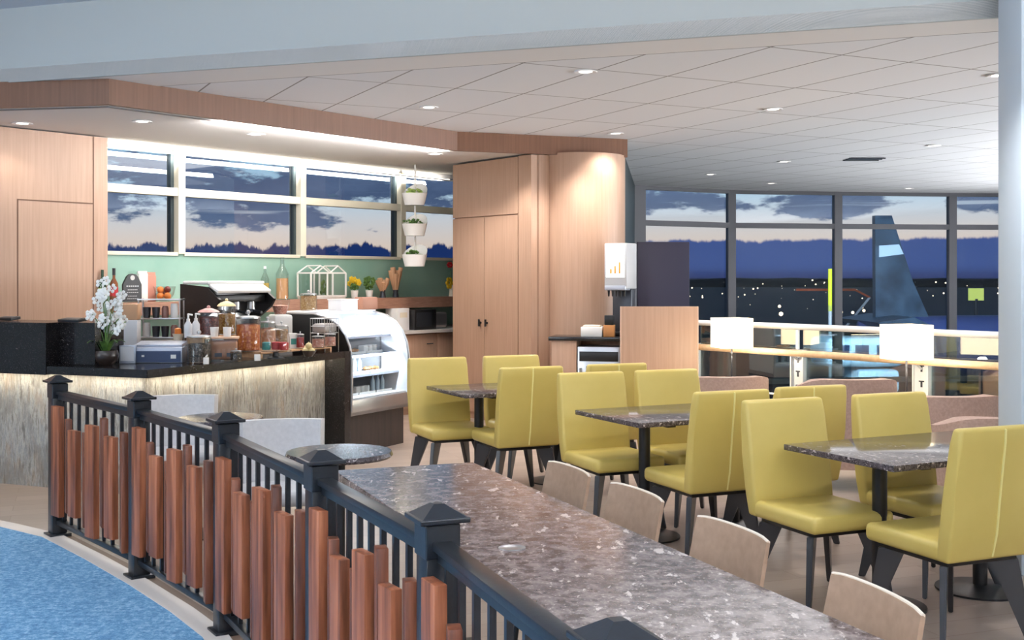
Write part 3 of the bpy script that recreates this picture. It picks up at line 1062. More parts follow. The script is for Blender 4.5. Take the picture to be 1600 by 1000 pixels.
def ply_chair():
    # bent plywood side chair, facing local -X (the table)
    r = thing('plywood_chair', 'x', 'chair')
    bk = MB()
    n = 10
    lo, hi = [], []
    for k in range(n + 1):
        t_ = -1 + 2 * k / n
        y = t_ * .20
        x = .20 - .022 * t_ * t_
        lo.append((x, y))
    f_ = [(x, y) for x, y in lo] + [(x + .014, y) for x, y in lo[::-1]]
    zt = []
    verts_lo = [bk.b.verts.new((x - .03, y, .52)) for x, y in f_]
    verts_md = [bk.b.verts.new((x, y, .68)) for x, y in f_]
    verts_hi = [bk.b.verts.new((x + .03, y * .98, .83 - .006 * (abs(y) / .2) ** 8)) for x, y in f_]
    m_ = len(f_)
    bk.b.faces.new(verts_lo[::-1])
    bk.b.faces.new(verts_hi)
    for A_, B_ in ((verts_lo, verts_md), (verts_md, verts_hi)):
        for k in range(m_):
            bk.b.faces.new((A_[k], A_[(k + 1) % m_], B_[(k + 1) % m_], B_[k]))
    back = bk.build('backrest', 'ply', r)
    eg = MB()
    pts = [(x + .007 + .03, y * .98, .8305 - .006 * (abs(y) / .2) ** 8) for x, y in lo]
    eg.tube(pts, .0055, 6)
    eg.build('edge', 'plyedge', back)
    MB().box((-.03, 0, .445), (.40, .40, .014), bev=.006).build('seat', 'ply', r)
    for sy in (-1, 1):
        MB().tube([(.21, sy * .19, 0), (.17, sy * .17, .44), (.185, sy * .14, .60)], .010).build('leg', 'darkmetal', r)
        MB().tube([(-.22, sy * .19, 0), (-.17, sy * .17, .44)], .010).build('leg', 'darkmetal', r)
    MB().tube([(-.17, -.17, .43), (.17, -.17, .43)], .009).tube([(-.17, .17, .43), (.17, .17, .43)], .009).build('seat_frame', 'darkmetal', r)
    return r
pc = Proto(ply_chair())
for (x, y), lab in (((.235, 4.69), 'tan plywood chair back farthest along the long table'),
                    ((.455, 4.18), 'tan plywood chair back second from the far end of the long table'),
                    ((.685, 3.57), 'tan plywood chair back below the gap between green chairs'),
                    ((.90, 2.84), 'tan plywood chair back nearest the camera at the long table')):
    rz = math.radians(15 if y < 3 else 22)
    R = Matrix.Rotation(rz, 3, 'Z')
    o_ = R @ Vector((.22, 0, 0))
    pc.place((x - o_.x, y - o_.y, 0), rz, lab, 'plywood chairs tucked under the long table')

# ------------------------------------------------------------------ lounge corner by the rail
def tub_chair(w=.78, h=.80):
    r = thing('tub_chair', 'x', 'armchair')
    n = 22
    out, inn = [], []
    for k in range(n + 1):
        a = math.radians(-35 + 250 * k / n)     # open towards local -Y
        out.append((w / 2 * math.cos(a), .36 * math.sin(a)))
        inn.append(((w / 2 - .10) * math.cos(a), .26 * math.sin(a)))
    b_ = MB()
    loop = out + inn[::-1]
    hs = []
    for k, (x, y) in enumerate(loop):
        kk = k if k <= n else 2 * n + 1 - k
        t_ = abs(kk / n - .5) * 2
        hs.append(h - .10 * t_ ** 5 - .055 * abs(x / (w / 2)) ** 7)
    lo = [b_.b.verts.new((x, y, .16)) for x, y in loop]
    hi = [b_.b.verts.new((x, y, z)) for (x, y), z in zip(loop, hs)]
    m_ = len(loop)
    for k in range(m_):
        b_.b.faces.new((lo[k], lo[(k + 1) % m_], hi[(k + 1) % m_], hi[k]))
    for k in range(n):
        a0, a1 = k, k + 1
        c0, c1 = 2 * n + 1 - k, 2 * n - k
        b_.b.faces.new((hi[a0], hi[a1], hi[c1], hi[c0]))
        b_.b.faces.new((lo[a1], lo[a0], lo[c0], lo[c1]))
    eds = [e for e in b_.b.edges if e.verts[0].co.z > .3 and e.verts[1].co.z > .3 and e.is_manifold and abs(e.calc_face_angle(0)) > .9]
    bmesh.ops.bevel(b_.b, geom=eds, offset=.045, segments=4, profile=.5, affect='EDGES')
    b_.build('backrest', 'lounge', r, ang=60)
    MB().box((0, -.06, .34), (w - .22, .52, .18), bev=.05, seg=3).build('seat_cushion', 'lounge', r)
    for sx in (-1, 1):
        for sy in (-1, 1):
            MB().cyl((sx * .2, sy * .18, .17), (sx * .24, sy * .22, 0), .018, .012).build('leg', 'black', r)
    return r
tb = Proto(tub_chair())
for px, d, h_, ang_, lab in ((1128, 9.75, .79, 10, 'taupe tub armchair below the left square lamp'),
                             (1320, 8.95, .84, 4, 'tall taupe tub armchair in the middle, between the two bright lamps'),
                             (1468, 8.0, .81, 10, 'taupe tub armchair right of the right-hand table'),
                             (1556, 7.15, .77, 10, 'taupe tub armchair beside the pale column')):
    p = at(px, d)
    o = tb.place((p.x, p.y, 0), math.radians(ang_ + 180), lab, 'taupe lounge armchairs facing the railing')
    o.scale = (1.0, 1.0, h_ / .80)

def side_lamp():
    r = thing('table_lamp', 'x', 'lamp')
    MB().lathe([(0, 0), (.09, 0), (.09, .012), (.012, .02), (0, .02)], n=24).build('base', 'darkmetal', r)
    MB().cyl((0, 0, .015), (0, 0, .45), .008).build('stem', 'darkmetal', r)
    s = MB()
    z0, z1, w = .425, .70, .145
    for a in range(4):
        c, s_ = math.cos(a * PI / 2), math.sin(a * PI / 2)
        s.box((c * w, s_ * w, (z0 + z1) / 2), (.006 if a % 2 == 0 else 2 * w, 2 * w if a % 2 == 0 else .006, z1 - z0))
    s.box((0, 0, z1 - .004), (2 * w, 2 * w, .004))
    s.build('lamp_shade', 'shade', r, smooth=False)
    return r
sl = Proto(side_lamp())
def end_table():
    r = thing('end_table', 'x', 'side table')
    MB().lathe([(0, .50), (.17, .50), (.175, .515), (.17, .53), (0, .53)], n=36).build('tabletop', 'dark_granite', r)
    MB().cyl((0, 0, .01), (0, 0, .50), .025).build('column', 'black', r)
    MB().lathe([(0, 0), (.18, 0), (.18, .01), (.025, .02), (0, .02)], n=30).build('base', 'black', r)
    return r
et = Proto(end_table())
for p, side in ((Vector((2.05, 10.75, 0)), 'left'), (Vector((3.15, 9.2, 0)), 'right')):
    et.place((p.x, p.y, 0), 0, 'small round end table under the %s square lamp' % side, 'end tables along the railing')
    sl.place((p.x, p.y, .53), math.radians(14), 'lit white square-shaded lamp on the %s before the glass railing' % side, 'lit square lamps')
    l = bpy.data.lights.new('lamp_bulb', 'POINT')
    l.energy = 16
    l.color = (1, .86, .66)
    l.shadow_soft_size = .04
    o = bpy.data.objects.new('lamp_bulb', l)
    o.location = (p.x, p.y, .53 + .36)
    col.objects.link(o)

# ------------------------------------------------------------------ glass guard railing over the void
gr = thing('glass_railing', 'glass guard railing with a round wood handrail before the tall windows', 'railing', tuple(R0))
ra = math.atan2(RD.y, RD.x)
gr.rotation_euler = (0, 0, ra)
# local x runs along the rail, local y towards the void
MB().cyl((-.3, 0, 1.15), (9.5, 0, 1.15), .028, n=16).build('top_rail', 'railwhite', gr)
MB().cyl((-.3, -.09, .91), (9.5, -.09, .91), .032, n=18).build('handrail', 'handrail', gr)
MB().cyl((-.3, .02, .50), (9.5, .02, .50), .010).cyl((-.3, .02, .30), (9.5, .02, .30), .010).build('mid_rail', 'steel', gr)
for k in range(6):
    x = -.07 + 1.3 * k
    w = .14 if k in (1, 2) else .05
    po = MB()
    po.box((x, .01, .45), (w, .012, .98)).box((x - w / 2, .01, .45), (.012, .06, .98)).box((x + w / 2, .01, .45), (.012, .06, .98))
    po.box((x, .0, 1.03), (.03, .02, .24))
    pm = po.build('post', 'steel', gr, smooth=False)
    if w > .1:
        hl = MB()
        for q in range(5):
            hl.box((x, .003, .32 + q * .13), (.018, .004, .05)).box((x, .003, .345 + q * .13), (.05, .004, .012))
        hl.build('perforation', 'darkmetal', pm, smooth=False)
    MB().cyl((x, .0, .84), (x, -.09, .895), .010).build('bracket', 'steel', gr)
    if k < 5:
        MB().box((x + .65, .03, .60), (1.22, .010, 1.06)).build('glass_panel', 'railglass', gr, smooth=False)

# lower level seats seen through the glass
def beam_seat():
    r = thing('waiting_seat', 'x', 'seat')
    MB().box((0, 0, .42), (.55, .5, .08), bev=.02).build('seat', mat('teal_vinyl', (66, 108, 108), .5), r)
    MB().box((0, .24, .72), (.55, .07, .55), bev=.02).build('backrest', r.children[0].data.materials[0], r)
    MB().box((0, 0, .19), (.06, .4, .38)).build('leg', 'darkmetal', r)
    return r
bs = Proto(beam_seat())
for k in range(5):
    bs.place((6.3 + k * .62, 11.6 - k * .25, -4.1), math.radians(160), 'teal vinyl waiting seat in the row on the lower level', 'teal seats on the lower level')

# ------------------------------------------------------------------ drinks counter right of the column
pz = at(1030, 11.55)
pt = thing('partition_panel', 'square tan wood partition panel screening the drinks counter', 'partition', (pz.x, pz.y, 0))
MB().box((0, 0, .659), (.766, .05, 1.318), bev=.004).build('panel', 'woodpanel', pt)
MB().box((-.386, 0, .659), (.008, .052, 1.32)).box((.386, 0, .659), (.008, .052, 1.32)).build('edge_strip', mat('pale_wood_edge', (214, 184, 164), .5), pt, smooth=False)
dc = thing('drinks_counter', 'low wood counter with black worktop between column and partition', 'counter', (.83, 12.0, 0), math.radians(-12))
MB().box((-.26, .0, .48), (.26, .40, .96), bev=.004).build('body', 'woodpanel', dc)
MB().box((.10, .17, .48), (.46, .06, .96), bev=.004).build('rear_panel', 'woodpanel', dc)
MB().box((.0, .0, .98), (.84, .44, .04), bev=.004).build('worktop', 'bar_granite', dc)
v_ = Vector((.83, 12.0, 0)) + Matrix.Rotation(math.radians(-12), 3, 'Z') @ Vector((.10, -.03, 0))
ri = thing('undercounter_fridge', 'small stainless undercounter fridge with dark glass under the drinks counter', 'fridge', tuple(v_), math.radians(-12))
MB().box((0, 0, .45), (.44, .32, .90), bev=.006).build('body', 'chrome', ri)
MB().box((.02, -.165, .40), (.30, .012, .60), bev=.004).build('door_glass', 'black', ri)
MB().box((0, -.165, .80), (.40, .012, .10), bev=.003).build('control_strip', 'black', ri)
MB().cyl((-.19, -.18, .2), (-.19, -.18, .68), .009).build('handle', 'chrome', ri)
q = at(966, 12.12)
M['dispenser'] = mat('dispenser_grey_plastic', (196, 198, 202), .4)
dd = thing('soda_dispenser', 'white drink dispenser with lit front panel beside the round column', 'drinks machine', (q.x, q.y, 1.0), math.radians(-30))
MB().box((0, .06, .73), (.26, .26, .48), bev=.012).build('head', 'dispenser', dd)
MB().box((0, .14, .25), (.22, .10, .50), bev=.01).build('column', 'darkmetal', dd)
MB().box((0, .02, .02), (.26, .28, .04), bev=.01).build('drip_tray', 'black', dd)
fpn = MB().box((0, -.072, .77), (.21, .008, .32), bev=.003).build('lit_panel', 'screen', dd)
g_ = MB()
for k, hh in enumerate((.05, .08, .12)):
    g_.box((-.05 + k * .05, -.077, .65 + hh / 2), (.022, .003, hh))
g_.build('drink_picture', mat('drink_amber', (232, 140, 70), .5, emit=(232, 140, 70), estr=.6), fpn, smooth=False)
MB().box((0, -.02, .50), (.24, .14, .05), bev=.01).build('lower_lip', 'silverplastic', dd)
for k in range(5):
    MB().cyl((-.09 + k * .045, -.04, .48), (-.09 + k * .045, -.04, .41), .015, .008).build('nozzle', 'black', dd)
nv = thing('display_screen_back', 'dark navy board standing behind the drink dispenser', 'board', tuple(at(1036, 13.3)[:2]) + (0,))
MB().box((0, 0, 1.01), (.60, .06, 2.02), bev=.005).build('panel', 'navy', nv)
MB().box((0, .0, .02), (.62, .30, .04), bev=.005).build('foot', 'black', nv)
cu = MB().lathe([(0, 0), (.03, 0), (.04, .10), (.036, .10), (.028, .01), (0, .01)], n=18)
dcx = Proto(tag(cu.build('paper_cup', 'white'), 'x', 'cup'))
for k in range(3):
    q = at(984 + k * 11, 11.9)
    dcx.place((q.x, q.y, 1.0), 0, ('white paper cup left of two others behind the partition', 'white paper cup in the middle behind the partition', 'white paper cup right of two others behind the partition')[k], 'cups by the drink dispenser')
# things on the drinks counter
q = at(926, 11.95)
bx = thing('napkin_box', 'white napkin box lying on the black drinks counter', 'box', (q.x, q.y, 1.0), math.radians(-12))
MB().box((0, 0, .05), (.22, .20, .10), bev=.006).build('box', 'white', bx)
MB().box((0, 0, .108), (.18, .14, .016), bev=.004).build('napkins', 'cream', bx)
q = at(952, 11.87)
bx = thing('sugar_caddy', 'amber and dark stacked caddy beside the napkin box', 'caddy', (q.x, q.y, 1.0), math.radians(-12))
MB().box((0, 0, .06), (.11, .11, .12), bev=.004).build('box', mat('amber_wood', (190, 130, 74), .5), bx)
MB().box((0, 0, .17), (.09, .09, .10), bev=.004).build('packet_holder', 'black', bx)
# ------------------------------------------------------------------ the bar
C0 = Vector((-2.59, 8.18, 0))
bd = Vector((.4675, .884, 0))
nB = Vector((-.884, .4675, 0))
ad = Vector((-.925, .38, 0))
nA = Vector((.38, .925, 0))
BE = Vector((-1.49, 10.26, 0))
def pa(t_, o, z=0.0):
    v_ = C0 + ad * t_ + nA * o
    return Vector((v_.x, v_.y, z))
bar = thing('bar_counter', 'L-shaped bar with lit split-stone front and black granite top', 'bar', (0, 0, 0))
bar.location = tuple(C0)
def inbar(o):
    o.parent = bar
    o.matrix_parent_inverse = Matrix.Translation(C0).inverted()
    return o
tp = MB().prism([tuple(C0[:2]), tuple(BE[:2]), (-2.374, 10.73), (-3.10, 9.25), (-4.32, 9.76), tuple(pa(2.2, .14)[:2]), tuple(pa(.93, .14)[:2]), tuple(pa(.93, 0)[:2])], .89, .95)
bmesh.ops.bevel(tp.b, geom=list(tp.b.edges), offset=.004, segments=2, affect='EDGES')
inbar(tp.build('countertop', 'bar_granite'))
inbar(MB().prism([(-2.691, 8.459), (-1.684, 10.363), (-2.33, 10.70), (-3.02, 9.22), (-4.30, 9.70), (-4.536, 9.22)], 0, .89).build('stone_cladding', 'onyx', smooth=False))
inbar(MB().prism([tuple(v_[:2]) for v_ in (BE, BE + bd * .09, BE + bd * .09 + nB * .93, BE + nB * .93)], 0, .95).build('end_panel', 'bar_granite', smooth=False))
inbar(MB().prism([tuple(v_[:2]) for v_ in (pa(.60, .14), pa(2.2, .14), pa(2.2, .45), pa(.60, .45))], .952, 1.27).prism([tuple(v_[:2]) for v_ in (pa(.93, -.004), pa(2.3, -.004), pa(2.3, .139), pa(.93, .139))], .885, 1.27).build('raised_ledge', 'bar_granite', smooth=False))
ld = MB()
for a, b_ in ((C0 + bd * .20 + nB * .15, BE + nB * .15), (C0 + ad * .2 + nA * .15, pa(2.1, .15))):
    d = (b_ - a).normalized()
    n = Vector((-d.y, d.x, 0)) * .008
    ld.prism([tuple(q_[:2]) for q_ in (a - n, b_ - n, b_ + n, a + n)], .878, .889)
    mid = (a + b_) / 2
    area('counter_led_beam', (mid.x, mid.y, .872), (b_ - a).length, .02, 4.6 * (b_ - a).length / 2, (1, .91, .74), (0, 0, math.atan2(d.y, d.x)))
inbar(ld.build('led_strip', 'led', smooth=False))
for px, w, lab in ((8, .16, 'flat black device lying at the left end of the raised bar ledge'), (109, .20, 'flat black device lying at the right end of the raised bar ledge')):
    q = at(px, 8.62 if px > 50 else 8.95)
    dv = thing('payment_terminal', lab, 'terminal', (q.x, q.y, 1.27), math.radians(-22))
    MB().box((0, .03, .018), (w, .10, .022), rx=.12, bev=.005).build('body', 'black', dv)
    MB().box((0, .03, .030), (w * .8, .06, .003), rx=.12).build('screen', 'darkmetal', dv)

# --- refrigerated pastry case
S = BE + bd * .10
case = thing('pastry_display_case', 'curved glass pastry display case with steel trim on a dark wood base', 'display case', tuple(S), math.atan2(bd.y, bd.x))
CW, CD = .95, .80
prof = [(0.0, .50), (0.0, .86), (.02, .98), (.07, 1.09), (.15, 1.18), (.26, 1.24), (.42, 1.275), (.80, 1.28)]
MB().box((CW / 2, CD / 2 + .03, .18), (CW - .02, CD - .06, .36)).build('base', 'darkwood', case, smooth=False)
MB().box((CW / 2, .01, .43), (CW, .02, .14), bev=.003).box((CW / 2, CD / 2, .375), (CW, CD, .03)).build('steel_trim', 'chrome', case)
gl = MB()
lo = [gl.b.verts.new((.015, y, z)) for y, z in prof]
hi = [gl.b.verts.new((CW - .015, y, z)) for y, z in prof]
for k in range(len(prof) - 2):
    gl.b.faces.new((lo[k], lo[k + 1], hi[k + 1], hi[k]))
gl.build('curved_glass', 'caseglass', case)
def side(x0, x1, m_, name):
    s_ = MB()
    a = [(x0, y, z) for y, z in prof] + [(x0, CD, .40), (x0, 0, .40)]
    b_ = [(x1, y, z) for y, z in prof] + [(x1, CD, .40), (x1, 0, .40)]
    s_.hull8(a, b_)
    return s_.build(name, m_, case, smooth=False)
side(0, .014, 'black', 'side_panel')
for x in (.007, CW - .007):
    MB().tube([(x, 0, .40)] + [(x, y, z) for y, z in prof], .012, 8).build('curved_frame', 'chrome', case)
side(CW - .030, CW - .020, 'whiteplastic', 'end_liner')
MB().box((CW / 2, .60, 1.285), (CW, .42, .02), bev=.004).build('top_panel', 'whiteplastic', case)
MB().box((CW / 2, CD - .015, .85), (CW - .03, .02, .84)).box((CW / 2, CD / 2, .505), (CW - .03, CD - .04, .02)).build('white_liner', 'whiteplastic', case, smooth=False)
for z, y0 in ((.70, .10), (.88, .12), (1.05, .20)):
    MB().box((CW / 2, (y0 + CD - .05) / 2, z), (CW - .06, CD - .05 - y0, .008)).box((CW / 2, y0, z), (CW - .06, .008, .022)).build('glass_shelf', 'silverplastic', case, smooth=False)
MB().box((CW - .05, .30, .86), (.012, .012, .70)).build('support_post', 'chrome', case, smooth=False)
cc = case.matrix_basis if False else None
def cw(x, y, z):
    v_ = S + bd * x + nB * y
    return (v_.x, v_.y, z)
area('case_light', cw(CW / 2, .40, 1.235), .85, .25, 26, (.82, .92, 1.0), (0, 0, math.atan2(bd.y, bd.x)))
area('case_light.001', cw(CW / 2, .05, .86), .85, .02, 9, (.82, .92, 1.0), (math.radians(60), 0, math.atan2(bd.y, bd.x)))

def tray():
    r = thing('serving_tray', 'x', 'tray')
    MB().box((0, 0, .006), (.26, .22, .012), bev=.004).box((0, -.108, .012), (.26, .006, .02)).box((0, .108, .012), (.26, .006, .02)).build('tray', 'white', r)
    return r
tr_ = Proto(tray())
def croissant():
    mb = MB()
    n = 9
    for k in range(n):
        a = PI * (.1 + .8 * k / (n - 1))
        t_ = 1 - abs(k / (n - 1) - .5) * 1.5
        mb.ball((.045 * math.cos(a), -.03 + .045 * math.sin(a), .018), .010 + .014 * t_, (1, 1, .9), 1)
    return tag(mb.build('croissant', 'pastry'), 'x', 'pastry')
def cakebox():
    mb = MB().box((0, 0, .03), (.07, .07, .06), bev=.008)
    return tag(mb.build('boxed_snack', 'white'), 'x', 'food box')
def bottle_mesh(name, m_, capm, h=.2, r=.03):
    o = thing(name, 'x', 'bottle')
    MB().lathe([(0, 0), (r, 0), (r, h * .6), (r * .4, h * .8), (r * .4, h * .93), (0, h * .93)], n=16).build('body', m_, o)
    MB().lathe([(0, h * .92), (r * .46, h * .92), (r * .46, h), (0, h)], n=14).build('cap', capm, o)
    return o
cr = Proto(croissant())
cb = Proto(cakebox())
bt = Proto(bottle_mesh('juice_bottle', mat('pale_juice', (200, 214, 224), .3), 'bluescreen', .15, .022))
rows = [('bottom deck', .517, .17), ('lowest shelf', .705, .24), ('middle shelf', .885, .28), ('top shelf', 1.055, .36)]
cols_ = ['at the left end', 'in the middle', 'at the right end']
ca_ = math.atan2(bd.y, bd.x)
for ri_, (rn, z, y) in enumerate(rows):
    for ci in range(3):
        x = .17 + ci * .28
        tr_.place(cw(x, y + .08, z), ca_, 'white serving tray %s of the pastry case %s' % (cols_[ci], rn), 'white trays in the pastry case')
        for k in range(3):
            px_ = x - .08 + k * .08
            if (ri_ + ci) % 3 == 2:
                bt.place(cw(px_, y + .05, z + .012), ca_, 'blue-capped juice bottles standing %s of the pastry case %s' % (cols_[ci], rn), 'juice bottles %s of the %s' % (cols_[ci], rn))
            elif (ri_ + ci) % 3 == 1:
                cb.place(cw(px_, y + .05, z + .012), ca_ + .2 * k, 'white boxed snacks lined up %s of the pastry case %s' % (cols_[ci], rn), 'boxed snacks %s of the %s' % (cols_[ci], rn))
            else:
                cr.place(cw(px_, y + .05, z + .012), ca_ + .3 * k, 'golden croissants lined up %s of the pastry case %s' % (cols_[ci], rn), 'croissants %s of the %s' % (cols_[ci], rn))

# --- jars and other things on the bar top
ZB = .951
def jar(name, label, px, d, z, r, h, cont, fill=.75, lid='disc', lidm='chrome', cat='jar'):
    q = at(px, d)
    o = thing(name, label, cat, (q.x, q.y, z))
    MB().lathe([(0, .001), (r, .001), (r, h * .86), (r * .9, h * .9), (r * .88, h * .9), (r * .95, h * .85), (r * .95, .008), (0, .008)], n=26).build('glass', 'jarglass', o)
    if cont:
        MB().lathe([(0, .010), (r * .93, .010), (r * .93, h * fill), (r * .5, h * (fill + .03)), (0, h * (fill + .02))], n=22).build('contents', cont, o)
    if lid == 'disc':
        l_ = MB().lathe([(0, h * .9), (r * .98, h * .9), (r * .98, h * .94), (r * .6, h * .97), (0, h * .97)], n=24).build('lid', lidm, o)
    else:
        l_ = MB().lathe([(0, h * .88), (r * 1.05, h * .88), (r * .85, h * .95), (r * .3, h * 1.03), (0, h * 1.04)], n=24).build('lid', lidm, o)
    MB().ball((0, 0, h * 1.07), r * .18).cyl((0, 0, h * .95), (0, 0, h * 1.06), r * .07).build('knob', lidm, l_)
    return o
M['c_red'] = contents('dark_red_berries', (84, 30, 30), (150, 70, 62))
M['c_yel'] = contents('golden_nuts', (176, 120, 46), (226, 178, 96))
M['c_org'] = contents('orange_chips', (206, 92, 30), (244, 150, 70), 50)
M['c_bean'] = contents('dark_coffee_beans', (36, 26, 22), (120, 100, 84), 70)
M['c_gran'] = contents('granola', (176, 130, 80), (224, 184, 130))
M['c_peach'] = contents('peach_wafers', (226, 150, 104), (248, 200, 160), 40)
M['c_pink'] = contents('pink_sweets', (214, 140, 122), (240, 190, 170))

def riser(name, label, px, d, w, dp, h, m_, rz):
    q = at(px, d)
    r = thing(name, label, 'riser', (q.x, q.y, ZB), rz)
    MB().box((0, 0, h - .01), (w, dp, .02), bev=.003).build('shelf_board', m_, r)
    for sx in (-1, 1):
        MB().box((sx * (w / 2 - .012), 0, (h - .02) / 2), (.02, dp, h - .02)).build('side_board', m_, r, smooth=False)
    return r
M['paleboard'] = noisemat('pale_oak_board', [(.3, (214, 164, 120)), (.7, (232, 188, 146))], 30, (.1, 1, 1), .4)
riser('display_riser', 'tan wooden riser under the tall jars of nuts and berries', 335, 9.50, .46, .17, .18, 'paleboard', math.radians(62))
riser('display_riser', 'long low oak riser board at the pastry case end of the bar', 448, 9.86, .95, .24, .05, 'paleboard', math.radians(62))
q = Vector((0, 0, 0))
jar('glass_jar', 'glass jar of dark red berries with a pointed pink lid', 326, 9.38, ZB + .18, .085, .22, 'c_red', .7, 'cone', mat('rose_lid', (214, 160, 150), .4))
jar('glass_jar', 'tall glass jar of golden nuts with a domed yellow lid', 354, 9.62, ZB + .18, .075, .27, 'c_yel', .62, 'cone', mat('cream_lid', (240, 214, 160), .4))
jar('glass_jar', 'wide glass jar of dark coffee beans at the bar front', 311, 8.86, ZB, .095, .22, 'c_bean', .66)
jar('glass_jar', 'big glass jar of orange chips with knobbed lid', 388, 9.50, ZB + .05, .102, .30, 'c_org', .72)
jar('glass_jar', 'round canister of granola on top of the pastry case', 482, 10.86, 1.296, .080, .17, 'c_gran', .82)
jar('glass_jar', 'low jar of pink sweets by the case end of the bar', 497, 9.90, ZB + .05, .055, .11, 'c_pink', .7)
jar('glass_jar', 'small jar of pink sweets closest to the pastry case', 516, 10.1, ZB + .05, .050, .12, 'c_pink', .7)
jar('glass_jar', 'small red-filled jar beside the white tea box', 469, 9.86, ZB + .05, .035, .13, 'red', .7)
def box_item(name, label, cat, px, d, z, s, m_, rz=.4, parts=()):
    q = at(px, d)
    o = thing(name, label, cat, (q.x, q.y, z), rz)
    MB().box((0, 0, s[2] / 2), s, bev=min(s) * .06).build('body', m_, o)
    for nm, c, ss, mm in parts:
        MB().box(c, ss).build(nm, mm, o, smooth=False)
    return o
# salmon acrylic pastry bin with two cups on its lid
q = at(348, 9.10)
pb = thing('pastry_bin', 'clear rectangular bin with salmon-coloured pastries on the bar front', 'bin', (q.x, q.y, ZB), math.radians(12))
MB().box((0, 0, .005), (.24, .16, .01)).box((0, -.079, .09), (.24, .003, .17)).box((0, .079, .09), (.24, .003, .17)).box((-.119, 0, .09), (.003, .16, .17)).box((.119, 0, .09), (.003, .16, .17)).build('clear_box', 'jarglass', pb, smooth=False)
MB().box((0, 0, .182), (.255, .17, .014), bev=.003).build('lid', mat('peach_lid', (240, 196, 160), .3), pb)
MB().box((0, 0, .085), (.225, .145, .145), bev=.02).build('contents', mat('salmon_wafers', (222, 160, 124), .5), pb)
for x_ in (-.03, .06):
    MB().box((x_, -.083, .05), (.055, .002, .03)).build('paper_label', 'darkmetal', pb, smooth=False)
mug = tag(MB().lathe([(0, 0), (.028, 0), (.034, .075), (.030, .075), (.025, .008), (0, .008)], n=20).build('white_cup', 'white'), 'x', 'cup')
mg = Proto(mug)
for k, lab in enumerate(('white cup on the left of the peach bin lid', 'white cup on the right of the peach bin lid')):
    q = at(335 + 20 * k, 9.10)
    mg.place((q.x, q.y, ZB + .189), 0, lab, 'white cups on the peach lid')
# cake stand with coloured cups under a dome
q = at(431, 9.32)
cs = thing('cake_stand', 'black-footed glass cake stand with a clear dome', 'cake stand', (q.x, q.y, ZB))
MB().lathe([(0, 0), (.07, 0), (.065, .012), (.025, .02), (.022, .05), (.04, .06), (0, .06)], n=28).build('foot', 'black', cs)
MB().lathe([(0, .060), (.12, .060), (.125, .07), (.12, .072), (0, .072)], n=32).build('plate', 'jarglass', cs)
dm = MB().lathe([(.112, .073), (.112, .17), (.10, .21), (.07, .235), (.02, .248), (0, .25)], n=32).build('dome', 'jarglass', cs)
MB().ball((0, 0, .262), .014).build('knob', 'jarglass', dm)
for k, (mm, lab) in enumerate((('tealcup', 'teal tin at the left under the glass dome'), ('red', 'red tin in the middle under the glass dome'), ('red', 'red tin at the right under the glass dome'))):
    t_ = tag(MB().lathe([(0, 0), (.034, 0), (.036, .055), (.03, .062), (0, .062)], (0, 0, 0), 20).build('enamel_tin', mm), lab, 'tin', 'coloured tins under the dome')
    t_.location = (q.x - .072 + .072 * k, q.y - .02 + (.03 if k == 1 else 0), ZB + .073)
box_item('tea_box', 'white upright tea box on the oak riser', 'box', 457, 9.86, ZB + .05, (.07, .06, .13), 'white', .5, (('paper_label', (0, -.0305, .06), (.045, .002, .05), 'tealcup'),))
jar('glass_jar', 'clear jar of peach wafers between the orange chips and the white tea box', 418, 9.95, ZB + .05, .075, .24, 'c_peach', .7)
jar('glass_jar', 'clear jar of toasted nuts behind the domed cake stand', 440, 10.12, ZB + .05, .06, .20, 'c_gran', .75)
jar('glass_jar', 'small squat jar of brown beans right of the pastry bin', 369, 9.0, ZB, .045, .09, 'c_bean', .7)
tpz = (ZB - ZB) + 1.296
box_item('storage_bin', 'white open storage bin on top of the pastry case', 'bin', 536, 11.02, tpz, (.26, .16, .10), 'whiteplastic', math.radians(62), (('rim', (0, 0, .103), (.27, .17, .008), 'white'),))
box_item('menu_stand', 'slanted reddish wood menu stand at the far end of the pastry case top', 'stand', 572, 11.35, tpz, (.20, .12, .12), mat('reddish_menu_wood', (166, 118, 96), .5), math.radians(50), (('slot', (0, 0, .121), (.16, .05, .004), 'darkwood'),))
# fruit bowl, each fruit its own thing
q = at(482, 9.58)
fb = thing('fruit_bowl', 'small dark bowl holding pale fruit near the pastry case', 'bowl', (q.x, q.y, ZB))
MB().lathe([(0, 0), (.035, 0), (.07, .05), (.066, .05), (.03, .008), (0, .008)], n=24).build('bowl', 'darkbowl', fb)
fr_ = Proto(tag(MB().ball((0, 0, 0), .028).cyl((0, 0, .02), (0, 0, .034), .003).build('apple', mat('pale_apple', (224, 204, 150), .4)), 'x', 'fruit'))
for k, (dx, dy, dz, w_) in enumerate(((-.027, 0, .045, 'at the left'), (.027, 0, .045, 'at the right'), (0, .01, .088, 'on top'))):
    fr_.place((q.x + dx, q.y + dy, ZB + dz), 0, 'pale fruit %s in the small dark bowl' % w_, 'fruit in the dark bowl')
